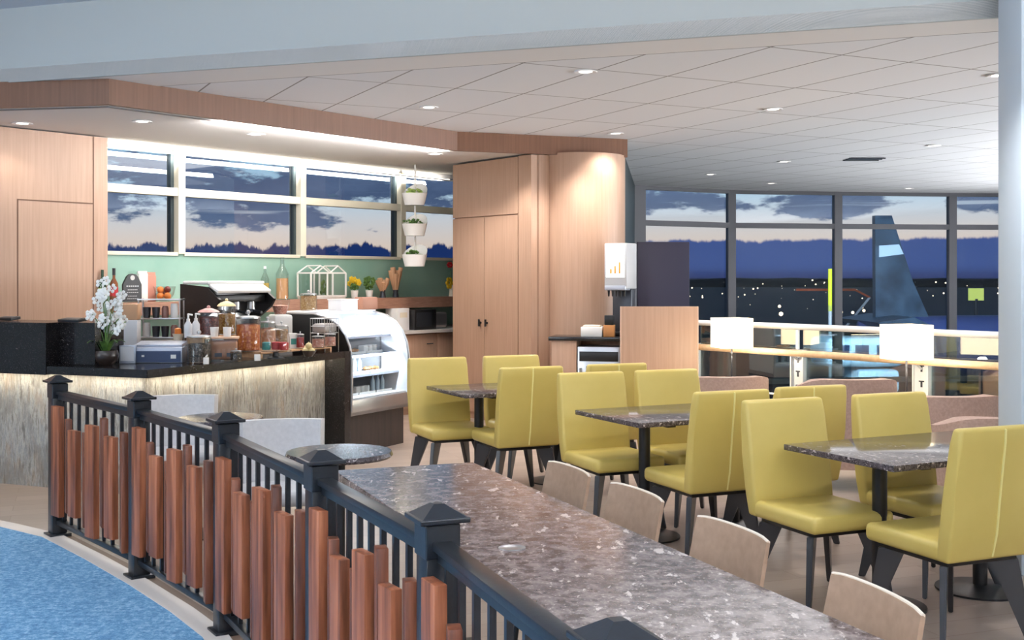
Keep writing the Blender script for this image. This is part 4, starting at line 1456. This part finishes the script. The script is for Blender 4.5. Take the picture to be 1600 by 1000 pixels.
# wire basket
q = at(507, 10.35)
wb = thing('wire_basket', 'silver wire basket against the black case end', 'basket', (q.x, q.y, ZB), math.radians(62))
w_ = MB()
for z in (.16, .22, .29):
    w_.tube([(-.10, -.08, z), (.10, -.08, z), (.10, .08, z), (-.10, .08, z), (-.10, -.08, z)], .004, 6)
for k in range(7):
    x = -.10 + .2 * k / 6
    w_.cyl((x, -.08, .16), (x, -.08, .29), .003, n=6).cyl((x, .08, .16), (x, .08, .29), .003, n=6)
for sx in (-1, 1):
    for sy in (-1, 1):
        w_.cyl((sx * .1, sy * .08, 0), (sx * .1, sy * .08, .16), .004, n=6)
w_.build('wires', 'chrome', wb)
MB().box((0, 0, .205), (.18, .14, .08), bev=.02).build('packets', mat('silver_packets', (184, 180, 178), .35, .4), wb)
# register, bill holder, pump bottles, canisters
q = at(251, 8.95)
rg = thing('cash_register', 'silver cash register with dark blue front on the bar', 'register', (q.x, q.y, ZB), math.radians(3))
MB().box((0, 0, .06), (.39, .26, .12), bev=.008).build('body', 'silverplastic', rg)
MB().box((0, -.131, .05), (.37, .006, .085)).build('blue_front', 'bluescreen', rg, smooth=False)
MB().box((0, .02, .135), (.36, .20, .03), rx=.1, bev=.006).build('top_cover', 'silverplastic', rg)
MB().box((.13, -.136, .05), (.04, .004, .03)).box((-.10, -.136, .055), (.02, .004, .015)).build('badge', 'white', rg, smooth=False)
box_item('menu_holder', 'small silver upright menu holder left of the register', 'holder', 200, 8.80, ZB, (.12, .05, .14), 'silverplastic', .1, (('card', (0, -.027, .075), (.10, .003, .11), 'whiteplastic'),))
box_item('napkin_dispenser', 'square white napkin dispenser behind the orchid', 'dispenser', 203, 9.45, ZB, (.15, .15, .31), 'whiteplastic', .1, (('dark_slot', (0, -.076, .05), (.10, .003, .02), 'black'),))
box_item('kraft_box', 'tan kraft paper box standing on the white napkin dispenser', 'box', 205, 9.45, ZB + .31, (.13, .12, .13), 'tan', .1)
q = at(252, 9.75)
rk = thing('wire_rack', 'steel two-tier rack of dark cups behind the register', 'rack', (q.x, q.y, ZB), math.radians(4))
for sx in (-1, 1):
    for sy in (-1, 1):
        MB().cyl((sx * .17, sy * .08, 0), (sx * .17, sy * .08, .48), .007, n=8).build('upright', 'chrome', rk)
for z in (.15, .31, .47):
    MB().box((0, 0, z), (.36, .18, .012), bev=.002).build('shelf', 'chrome', rk)
dcup = Proto(tag(MB().lathe([(0, 0), (.026, 0), (.034, .09), (.03, .09), (.022, .006), (0, .006)], n=18).build('dark_cup', 'darkmetal'), 'x', 'cup'))
wcan = Proto(tag(MB().lathe([(0, 0), (.03, 0), (.03, .10), (.026, .12), (0, .122)], n=18).build('white_canister', 'white'), 'x', 'canister'))
tjar = Proto(tag(MB().lathe([(0, 0), (.028, 0), (.03, .08), (.02, .1), (0, .1)], n=18).build('brown_jar', mat('brown_glaze', (140, 96, 84), .3)), 'x', 'jar'))
tiers = ('lower', 'middle')
slots = ('first from the left', 'second from the left', 'third from the left', 'fourth from the left')
for zi, z in enumerate((.156, .316)):
    for k in range(4):
        pr = (wcan, dcup, dcup, tjar)[(k + zi) % 4]
        nm = ('white canister', 'dark cup', 'dark cup', 'brown jar')[(k + zi) % 4]
        x = q.x - .115 + k * .077
        pr.place((x, q.y - .02, ZB + z), 0, '%s %s on the %s tier of the steel rack' % (nm, slots[k], tiers[zi]), nm + 's on the steel rack')
def pump(label, px, d, z, m_):
    q = at(px, d)
    o = thing('pump_bottle', label, 'bottle', (q.x, q.y, z))
    MB().lathe([(0, 0), (.03, 0), (.032, .10), (.014, .13), (0, .13)], n=20).build('bottle', m_, o)
    MB().cyl((0, 0, .13), (0, 0, .19), .008).cyl((0, 0, .185), (.035, -.01, .18), .007).cyl((0, 0, .125), (0, 0, .15), .014).build('pump', 'white', o)
pump('white pump bottle on the left before the black machine side', 294, 9.12, ZB + .18, 'whiteplastic')
pump('white pump bottle on the right before the black machine side', 306, 9.26, ZB + .18, 'whiteplastic')
box_item('small_card_box', 'tiny white card box beside the coffee bean jar', 'box', 322, 8.72, ZB, (.04, .03, .05), 'white', .2)
box_item('small_card_box', 'tiny pink-white card box below the orange chips jar', 'box', 402, 9.08, ZB, (.045, .03, .05), 'white', .4)
# curled ribbon vase beside the register
q = at(278, 9.35)
hv = thing('orange_candle', 'orange candle in a pale curved holder right of the register', 'candle', (q.x, q.y, ZB))
MB().lathe([(0, 0), (.04, 0), (.025, .03), (.03, .16), (.045, .2), (.04, .2), (.02, .05), (0, .04)], n=20).build('holder', 'cream', hv)
MB().lathe([(0, .15), (.028, .15), (.026, .24), (0, .25)], n=16).build('candle', 'orange', hv)

# --- orchid
q = at(165, 8.62)
orc = thing('potted_orchid', 'white orchid spilling over a round dark bowl on the bar corner', 'plant', (q.x, q.y, ZB))
MB().lathe([(0, 0), (.05, 0), (.088, .035), (.098, .075), (.085, .11), (.078, .112), (.088, .075), (.05, .02), (0, .02)], n=30).build('bowl', 'darkbowl', orc)
MB().lathe([(0, .09), (.08, .09), (0, .10)], n=20).build('moss', 'plant', orc)
rnd = random.Random(11)
lf = MB()
for k in range(7):
    a = 2 * PI * k / 7 + .3
    pts = []
    for j in range(6):
        t_ = j / 5
        rr = .02 + .12 * t_
        z = .10 + .09 * math.sin(t_ * 2.2)
        w = .022 * math.sin(PI * min(.97, t_ * .85 + .12))
        c = Vector((rr * math.cos(a), rr * math.sin(a), z))
        n = Vector((-math.sin(a), math.cos(a), 0)) * w
        pts.append((c - n, c + Vector((0, 0, -.006)), c + n))
    vs = [[lf.b.verts.new(v_) for v_ in tr3] for tr3 in pts]
    for a_, b_ in zip(vs[:-1], vs[1:]):
        lf.b.faces.new((a_[0], a_[1], b_[1], b_[0]))
        lf.b.faces.new((a_[1], a_[2], b_[2], b_[1]))
lf.build('leaves', 'plant', orc)
st = MB()
bs_ = MB()
for k in range(9):
    a = rnd.uniform(0, 2 * PI)
    low = k / 8
    lean = .05 + .13 * low
    H_ = .52 - .30 * low
    pts = []
    for j in range(8):
        t_ = j / 7
        rr = lean * t_ ** 1.3
        z = .10 + H_ * math.sin(t_ * 1.6)
        pts.append(Vector((rr * math.cos(a), rr * .7 * math.sin(a), z)))
    st.tube([tuple(p_) for p_ in pts], .0035, 6)
    for p_ in pts[3:]:
        c = p_ + Vector((rnd.uniform(-.045, .045), rnd.uniform(-.05, .02), rnd.uniform(-.03, .03)))
        yaw = rnd.uniform(-.8, .8)
        for w2 in range(5):
            an = 2 * PI * w2 / 5 + rnd.uniform(-.2, .2)
            v_ = Vector((math.cos(an) * math.cos(yaw), math.cos(an) * math.sin(yaw), math.sin(an))) * .023
            bs_.ball(tuple(c + v_), .0155, (1, .35, 1), 1)
        bs_.ball(tuple(c + Vector((0, -.010, 0))), .006, sub=1)
st.build('stems', 'plant', orc)
bs_.build('blossoms', mat('white_petals', (250, 248, 242), .6), orc)

# --- espresso machine
q = at(357, 10.14)
em = thing('espresso_machine', 'white-topped espresso machine with black side panels behind the jars', 'coffee machine', (q.x, q.y, ZB), math.radians(52))
# local x long side, -y towards us (back of the machine), group heads on +x right half
pf = [(-.27, 0), (-.27, .60), (.10, .575), (.27, .47), (.22, .40), (.05, .30), (.05, 0)]
def prof_panel(x0, x1, m_, name):
    lo = [(x0, -y, z) for y, z in pf]
    hi = [(x1, -y, z) for y, z in pf]
    return MB().hull8(lo, hi).build(name, m_, em, smooth=False)
prof_panel(-.31, -.285, 'black', 'side_panel')
prof_panel(.285, .31, 'black', 'side_panel')
MB().box((0, .06, .612), (.62, .36, .03), bev=.012).box((0, -.16, .565), (.58, .15, .03), rx=.45, bev=.01).build('top_cover', 'white', em)
MB().box((0, .15, .32), (.56, .20, .50), bev=.01).build('body', 'chrome', em)
MB().box((0, -.10, .475), (.56, .12, .06), bev=.006).build('control_panel', 'black', em)
for k in range(3):
    x = -.17 + .17 * k
    g_ = MB().cyl((x, -.10, .445), (x, -.10, .38), .035).build('group_head', 'chrome', em)
    MB().cyl((x, -.10, .38), (x, -.10, .35), .04).cyl((x, -.12, .365), (x, -.24, .35), .012).build('portafilter', 'darkmetal', g_)
MB().box((0, -.10, .05), (.56, .30, .10), bev=.01).build('drip_tray', 'chrome', em)
q = at(438, 10.5)
gd = thing('coffee_grinder', 'white coffee grinder between espresso machine and pastry case', 'grinder', (q.x, q.y, ZB), math.radians(28))
MB().box((0, 0, .16), (.17, .22, .32), bev=.02).build('body', 'white', gd)
MB().lathe([(.05, .32), (.085, .42), (.085, .46), (0, .465)], n=24).build('hopper', 'jarglass', gd)
MB().lathe([(0, .325), (.05, .325), (.075, .40), (0, .41)], n=20).build('beans', 'c_pink', gd)
# ------------------------------------------------------------------ back shelf and counter along the window wall
WA = math.atan2(WD.y, WD.x)
def sh_at(px, out=.17):
    p0 = W0 + WN * out
    k = (px - 800) / 1800
    s_ = (p0.y * k - p0.x) / (WD.x - WD.y * k)
    v_ = p0 + WD * s_
    return Vector((v_.x, v_.y, 0)), s_
M['shelfwood'] = noisemat('reddish_shelf_wood', [(.3, (150, 108, 88)), (.7, (176, 134, 112))], 30, (.3, .3, 3), .45)
shf = wbox(MB(), .02, 5.6, .002, .34, 1.245, 1.37).build('back_shelf', 'shelfwood', smooth=False)
tag(shf, 'thick reddish wood shelf running under the bar windows', 'shelf')
wt = wbox(MB(), .02, 5.6, .002, .62, .95, .985).build('back_worktop', mat('pale_stone_worktop', (206, 198, 192), .3), smooth=False)
tag(wt, 'pale stone worktop below the reddish shelf', 'worktop')
for k, (s0, s1) in enumerate(((.1, 1.2), (1.22, 2.4), (2.42, 3.5), (3.52, 4.16), (4.18, 4.62))):
    mid = wp((s0 + s1) / 2, .3)
    c = thing('base_cabinet', ('leftmost tan base cabinet under the back worktop', 'second tan base cabinet from the left under the back worktop', 'middle tan base cabinet under the back worktop', 'tan base cabinet behind the pastry case', 'narrow tan base cabinet left of the steel dishwasher')[k], 'cabinet', tuple(mid), WA)
    w = s1 - s0
    MB().box((0, .02, .47), (w, .52, .94)).build('body', 'woodpanel', c, smooth=False)
    nd = max(1, round(w / .55))
    for j in range(nd):
        x = -w / 2 + w * (j + .5) / nd
        dd_ = MB().box((x, -.255, .50), (w / nd - .012, .02, .86), bev=.002).build('door', 'woodpanel', c)
        MB().box((x + w / nd * .3, -.275, .82), (.10, .012, .012)).build('handle', 'darkmetal', dd_)
mid = wp(4.86, .3)
dw = thing('dishwasher', 'stainless undercounter dishwasher beside the tall cabinet', 'dishwasher', tuple(mid), WA)
MB().box((0, .02, .47), (.44, .52, .94), bev=.004).build('body', 'chrome', dw)
MB().box((0, -.25, .42), (.36, .02, .50), bev=.004).build('door_window', 'darkmetal', dw)
MB().box((0, -.26, .78), (.40, .03, .12), bev=.004).build('control_strip', 'whiteplastic', dw)
def shelf_thing(name, label, cat, px, out=.17, z=1.371, rz=None):
    v_, s_ = sh_at(px, out)
    return thing(name, label, cat, (v_.x, v_.y, z), WA if rz is None else rz)
ov = shelf_thing('microwave_oven', 'black microwave on the worktop under the shelf', 'microwave', 649, .34, .986)
MB().box((0, 0, .12), (.38, .34, .24), bev=.006).build('body', 'black', ov)
MB().box((-.03, -.174, .12), (.26, .008, .17)).build('door_glass', 'darkmetal', ov, smooth=False)
sb = shelf_thing('toaster', 'small steel toaster right of the black microwave', 'toaster', 680, .34, .986)
MB().box((0, 0, .10), (.24, .2, .20), bev=.03, seg=3).build('body', 'chrome', sb)
MB().box((0, 0, .197), (.16, .03, .008)).box((.125, 0, .12), (.02, .04, .02)).build('slot', 'black', sb, smooth=False)
cbx = shelf_thing('cup_carton', 'white carton beside the microwave behind the pastry case', 'box', 621, .34, .986)
MB().box((0, 0, .13), (.2, .2, .26), bev=.004).build('carton', 'white', cbx)
MB().box((0, -.102, .18), (.12, .003, .06)).build('printed_label', 'cream', cbx, smooth=False)

wine = shelf_thing('liquor_bottle', 'brown glass bottle with red label on the shelf', 'bottle', 178)
MB().lathe([(0, 0), (.038, 0), (.038, .18), (.013, .23), (.013, .29), (0, .29)], n=22).build('glass', mat('brown_glass', (120, 70, 40), .15), wine)
MB().lathe([(.0385, .06), (.039, .06), (.039, .15), (.0385, .15)], n=22).build('paper_label', 'red', wine)
MB().lathe([(0, .26), (.0155, .26), (.0155, .325), (0, .326)], n=16).build('cap', 'black', wine)
gb = shelf_thing('green_bottle', 'dark green bottle at the left end of the shelf', 'bottle', 160)
MB().lathe([(0, 0), (.036, 0), (.036, .18), (.013, .24), (.013, .31), (0, .31)], n=22).build('glass', mat('green_glass', (36, 60, 36), .15), gb)
MB().lathe([(.0365, .05), (.037, .05), (.037, .14), (.0365, .14)], n=22).build('paper_label', mat('lime_label', (190, 204, 90), .6), gb)
cbd = shelf_thing('chalkboard_sign', 'round-topped black chalkboard sign with chalk writing on the shelf', 'sign', 206, .22)
ch = MB()
pts = [(-.10, .006), (.10, .006), (.10, .17), (.085, .20)] + [(.075 * math.cos(a), .20 + .075 * math.sin(a)) for a in [PI * j / 10 for j in range(1, 10)]] + [(-.085, .20), (-.10, .17)]
ch.hull8([(x, -.012, z) for x, z in pts], [(x, .012, z) for x, z in pts])
ch.build('board', 'black', cbd, smooth=False)
tx = MB().lathe([(0, 0), (.026, 0)], (0, 0, 0), 20)
tx = MB().cyl((-.0, -.0135, .235), (-.0, -.0125, .235), .024)
for z, w in ((.155, .14), (.12, .11), (.095, .13), (.06, .10), (.035, .12)):
    nseg = 6
    for j in range(nseg):
        tx.box((-w / 2 + w * (j + .5) / nseg, -.013, z), (w / nseg * .7, .001, .010 if z > .15 else .006))
tx.build('chalk_writing', mat('chalk', (196, 196, 194), .9), cbd, smooth=False)
pg = shelf_thing('paper_bag', 'white paper bag standing behind the chalkboard sign', 'bag', 222, .07)
MB().box((0, 0, .14), (.10, .06, .28), bev=.01).box((0, 0, .29), (.10, .02, .02)).build('bag', 'white', pg)
pg = shelf_thing('pink_paper_bag', 'dusty pink paper bag right of the white bag', 'bag', 235, .06)
MB().box((0, 0, .13), (.10, .06, .26), bev=.01).box((0, 0, .275), (.10, .02, .03)).build('bag', mat('dusty_pink', (196, 136, 118), .7), pg)
v_, _ = sh_at(257)
fbw = thing('glass_fruit_bowl', 'pale glass bowl of oranges and dark fruit on the shelf', 'bowl', (v_.x, v_.y, 1.371))
MB().lathe([(0, 0), (.045, 0), (.09, .07), (.11, .15), (.106, .15), (.085, .07), (.04, .008), (0, .008)], n=30).build('bowl', 'jarglass', fbw)
of = Proto(tag(MB().ball((0, 0, 0), .036).build('orange', 'orange'), 'x', 'fruit'))
for dx, dy, dz, w_ in ((-.035, -.02, .055, 'low on the left'), (.036, -.02, .055, 'low on the right'), (-.04, 0, .115, 'heaped on the left')):
    of.place((v_.x + dx, v_.y + dy, 1.371 + dz), 0, 'orange %s in the glass bowl' % w_, 'oranges in the glass bowl')
df = Proto(tag(MB().ball((0, 0, 0), .034).build('plum', mat('dark_plum', (110, 40, 34), .35)), 'x', 'fruit'))
for dx, dy, dz, w_ in ((.03, 0, .12, 'heaped on the right'), (0, .045, .075, 'at the back')):
    df.place((v_.x + dx, v_.y + dy, 1.371 + dz), 0, 'dark red plum %s of the glass bowl' % w_, 'plums in the glass bowl')

def carafe(label, px, h, r, liquid, cap):
    o = shelf_thing('glass_carafe', label, 'bottle', px, .18)
    MB().lathe([(0, 0), (r, 0), (r, h * .62), (r * .35, h * .80), (r * .3, h * .93), (r * .28, h * .93), (r * .33, h * .8), (r * .94, h * .6), (r * .94, .006), (0, .006)], n=24).build('glass', 'jarglass', o)
    MB().lathe([(0, .008), (r * .92, .008), (r * .92, h * .5), (0, h * .5)], n=22).build('liquid', liquid, o)
    MB().lathe([(0, h * .92), (r * .34, h * .92), (r * .3, h), (0, h)], n=16).build('stopper', cap, o)
M['peachjuice'] = mat('peach_juice', (240, 178, 120), .3)
M['yellowjuice'] = mat('yellow_juice', (232, 190, 70), .3)
carafe('tall glass bottle of peach-coloured drink on the shelf', 441, .46, .07, 'peachjuice', 'jarglass')
carafe('smaller glass bottle of yellow drink beside the espresso machine', 414, .36, .045, 'yellowjuice', 'white')
# little white lantern greenhouse
gh = shelf_thing('lantern_greenhouse', 'white framed double-gabled mini greenhouse on the shelf', 'greenhouse', 503, .19, 1.371)
g_ = MB()
w, dp, h = .52, .22, .27
for x in (-w / 2, -.02, .10 - .04, w / 2):
    for y in (-dp / 2, dp / 2):
        g_.box((x, y, h / 2 + .02), (.016, .016, h))
for z in (.03, h + .02):
    for y in (-dp / 2, dp / 2):
        g_.box((0, y, z), (w, .016, .016))
    for x in (-w / 2, w / 2):
        g_.box((x, 0, z), (.016, dp, .016))
for x0, x1 in ((-w / 2, .02), (.02, w / 2)):
    xm = (x0 + x1) / 2
    for y in (-dp / 2, dp / 2):
        g_.cyl((x0, y, h + .02), (xm, y, h + .10), .008, n=6).cyl((x1, y, h + .02), (xm, y, h + .10), .008, n=6)
    g_.cyl((xm, -dp / 2, h + .10), (xm, dp / 2, h + .10), .008, n=6)
g_.build('frame', 'white', gh, smooth=False)
MB().box((0, 0, .012), (w, dp, .024), bev=.003).build('base_tray', 'white', gh)
MB().box((0, -dp / 2, h / 2 + .02), (w - .02, .002, h - .02)).box((0, dp / 2, h / 2 + .02), (w - .02, .002, h - .02)).build('pane', 'jarglass', gh, smooth=False)
fp2 = MB()
for k in range(12):
    fp2.ball((.02 + rnd.uniform(-.03, .03), rnd.uniform(-.03, .03), .06 + k * .012), .02, (1, 1, 1.3), 1)
fp2.build('seedling', 'plant', gh)

def flowerpot(label, px, petal, hgt, dark=False, out=.17):
    o = shelf_thing('flower_pot', label, 'plant', px, out)
    MB().lathe([(0, 0), (.035, 0), (.045, .09), (.041, .09), (.03, .01), (0, .01)], n=22).build('pot', 'white', o)
    rr = random.Random(px)
    s_ = MB()
    lv = MB()
    fl = MB()
    for k in range(8):
        a = 2 * PI * k / 8 + rr.uniform(-.3, .3)
        e_ = Vector((.06 * math.cos(a) * rr.uniform(.4, 1.2), .06 * math.sin(a), hgt * rr.uniform(.75, 1.05)))
        s_.cyl((0, 0, .08), tuple(e_), .003, n=6)
        for j in range(5):
            an = 2 * PI * j / 5
            (lv if dark else fl).ball((e_.x + .02 * math.cos(an), e_.y, e_.z + .02 * math.sin(an)), .017, (1, .6, 1), 1)
        lv.ball((e_.x * .6, e_.y * .6, e_.z * .7), .028, (1, .6, .7), 1)
    s_.build('stems', 'plant', o)
    lv.build('leaves', 'plant', o)
    if not dark:
        fl.build('petals', petal, o)
    else:
        fl.b.free()
flowerpot('yellow flowers in a small white pot right of the greenhouse', 554, 'yellow', .22)
flowerpot('bushy green plant in a small white pot on the shelf', 577, None, .22, True)
# red and yellow sprays half hidden by the tall cabinet
o = shelf_thing('flower_vase', 'vase with red and yellow orchids peeking out beside the tall cabinet', 'vase', 706, .17)
MB().lathe([(0, 0), (.04, 0), (.03, .1), (.035, .14), (.03, .14), (.025, .1), (0, .01)], n=20).build('vase', 'cream', o)
MB().tube([(0, 0, .1), (-.02, 0, .3), (-.05, 0, .42)], .004, 6).tube([(0, 0, .1), (-.05, 0, .18)], .004, 6).build('stems', 'plant', o)
fl = MB()
fy = MB()
for j in range(6):
    an = 2 * PI * j / 6
    fl.ball((-.05 + .035 * math.cos(an), -.01, .40 + .022 * math.sin(an)), .028, (1, .5, .7), 1)
    fy.ball((-.06 + .04 * math.cos(an), -.01, .17 + .05 * math.sin(an)), .034, (1, .5, 1), 1)
fl.build('red_petals', 'redpetal', o)
fy.build('yellow_petals', 'yellow', o)
# tan paper fans in a stand
for k, (px, h, lab) in enumerate(((598, .23, 'lower bunch of tan paper twists in a dark holder'), (618, .36, 'taller bunch of tan paper twists in a dark holder'))):
    o = shelf_thing('paper_twist_bunch', lab, 'decoration', px, .16)
    MB().lathe([(0, 0), (.04, 0), (.03, .06), (.035, .09), (0, .09)], n=18).build('holder', 'darkmetal', o)
    t_ = MB()
    for j in range(9):
        a = 2 * PI * j / 9
        t_.cyl((.015 * math.cos(a), .015 * math.sin(a), .06), (.075 * math.cos(a), .05 * math.sin(a), h * (.8 + .2 * (j % 3) / 2)), .010, .028, 8)
    t_.build('paper_twists', 'tan', o)
# hinged wooden menu box on the shelf front
o = shelf_thing('wooden_crate', 'small slanted wooden crate in front of the potted flowers', 'crate', 572, .48, .986)
MB().box((0, 0, .19), (.26, .02, .38), bev=.003).box((0, .06, .19), (.26, .10, .36), bev=.003).build('crate', 'shelfwood', o)

# hanging planter of three tiers
q = at(648, 13.55)
hp = thing('hanging_planter', 'white three-tier planter hanging from the soffit before the windows', 'planter', (q.x, q.y, 1.74))
MB().cyl((.0, .05, .0), (.0, .05, H_S + .012 - 1.74), .012, n=10).build('rod', 'white', hp)
for k, zt_ in enumerate((.72, .36, .0)):
    pot = MB()
    pot.lathe([(0, 0), (.10, 0), (.13, .14), (.122, .14), (.094, .01), (0, .01)], (0, -.03, zt_), 28, sx=1.15, sy=.75)
    # raised scoop at the back
    n = 14
    o1, o2 = [], []
    for j in range(n + 1):
        a = PI * j / n - .35
        hh = .14 + .12 * math.sin(max(0, min(PI, a + .35))) 
        o1.append(pot.b.verts.new((.148 * math.cos(a), -.03 + .098 * math.sin(a), zt_ + .13)))
        o2.append(pot.b.verts.new((.150 * math.cos(a), -.03 + .105 * math.sin(a), zt_ + hh)))
    for j in range(n):
        pot.b.faces.new((o1[j], o1[j + 1], o2[j + 1], o2[j]))
    pm = pot.build('pot', 'white', hp)
    sc_ = MB().lathe([(0, zt_ + .12), (.105, zt_ + .12), (.09, zt_ + .145), (0, zt_ + .15)], (0, -.03, 0), 20, sx=1.1, sy=.75)
    for j in range(22):
        a = rnd.uniform(0, 2 * PI)
        rr = rnd.uniform(.0, .09)
        sc_.ball((rr * 1.2 * math.cos(a) - .02, -.03 + rr * .8 * math.sin(a), zt_ + .14 + rnd.uniform(0, .045)), rnd.uniform(.014, .026), (1, 1, .8), 1)
    sc_.build('succulents', 'plant' if k else mat('pale_succulent', (176, 200, 110), .6), pm)

# ------------------------------------------------------------------ grey chairs and round tables inside the railing
def cafe_chair():
    r = thing('cafe_chair', 'x', 'chair')
    bk = MB()
    n = 12
    out = []
    for k in range(n + 1):
        t_ = -1 + 2 * k / n
        out.append((t_ * .24, .22 - .06 * t_ * t_))
    loop = out + [(x * .9, y - .05) for x, y in out[::-1]]
    lo = [bk.b.verts.new((x * .96, y - .02, .40)) for x, y in loop]
    hi = [bk.b.verts.new((x, y + .02, .80)) for x, y in loop]
    m_ = len(loop)
    for k in range(m_):
        bk.b.faces.new((lo[k], lo[(k + 1) % m_], hi[(k + 1) % m_], hi[k]))
    bk.b.faces.new(hi)
    bk.b.faces.new(lo[::-1])
    ee = [e for e in bk.b.edges if e.is_manifold and abs(e.calc_face_angle(0)) > .8]
    bmesh.ops.bevel(bk.b, geom=ee, offset=.02, segments=3, profile=.5, affect='EDGES')
    bk.build('backrest', 'greychair', r, ang=60)
    MB().box((0, -.03, .42), (.46, .44, .08), bev=.03, seg=3).build('seat', 'greychair', r)
    for sx in (-1, 1):
        for sy in (-1, 1):
            MB().cyl((sx * .17, sy * .16 - .02, .385), (sx * .21, sy * .2 - .02, 0), .014, .010, 12).build('leg', 'darkmetal', r)
    return r
kc = Proto(cafe_chair())
for px, d, lab in ((282, 7.72, 'light grey cafe chair behind the second railing post'), (441, 6.36, 'light grey cafe chair behind the fourth railing post')):
    q = at(px, d)
    kc.place((q.x, q.y, 0), math.radians(12), lab, 'light grey cafe chairs inside the railing')
def round_table():
    r = thing('cafe_table', 'x', 'table')
    MB().lathe([(0, .70), (.26, .70), (.27, .712), (.262, .73), (0, .73)], n=44).build('tabletop', 'dark_granite', r)
    MB().cyl((0, 0, .02), (0, 0, .70), .03).build('column', 'black', r)
    MB().lathe([(0, 0), (.2, 0), (.2, .01), (.03, .025), (0, .025)], n=32).build('base', 'black', r)
    return r
rt = Proto(round_table())
for px, d, lab in ((345, 7.22, 'round dark cafe table behind the third railing post'), (530, 5.80, 'round dark cafe table near the head of the long table')):
    q = at(px, d)
    rt.place((q.x, q.y, 0), 0, lab, 'round cafe tables inside the railing')
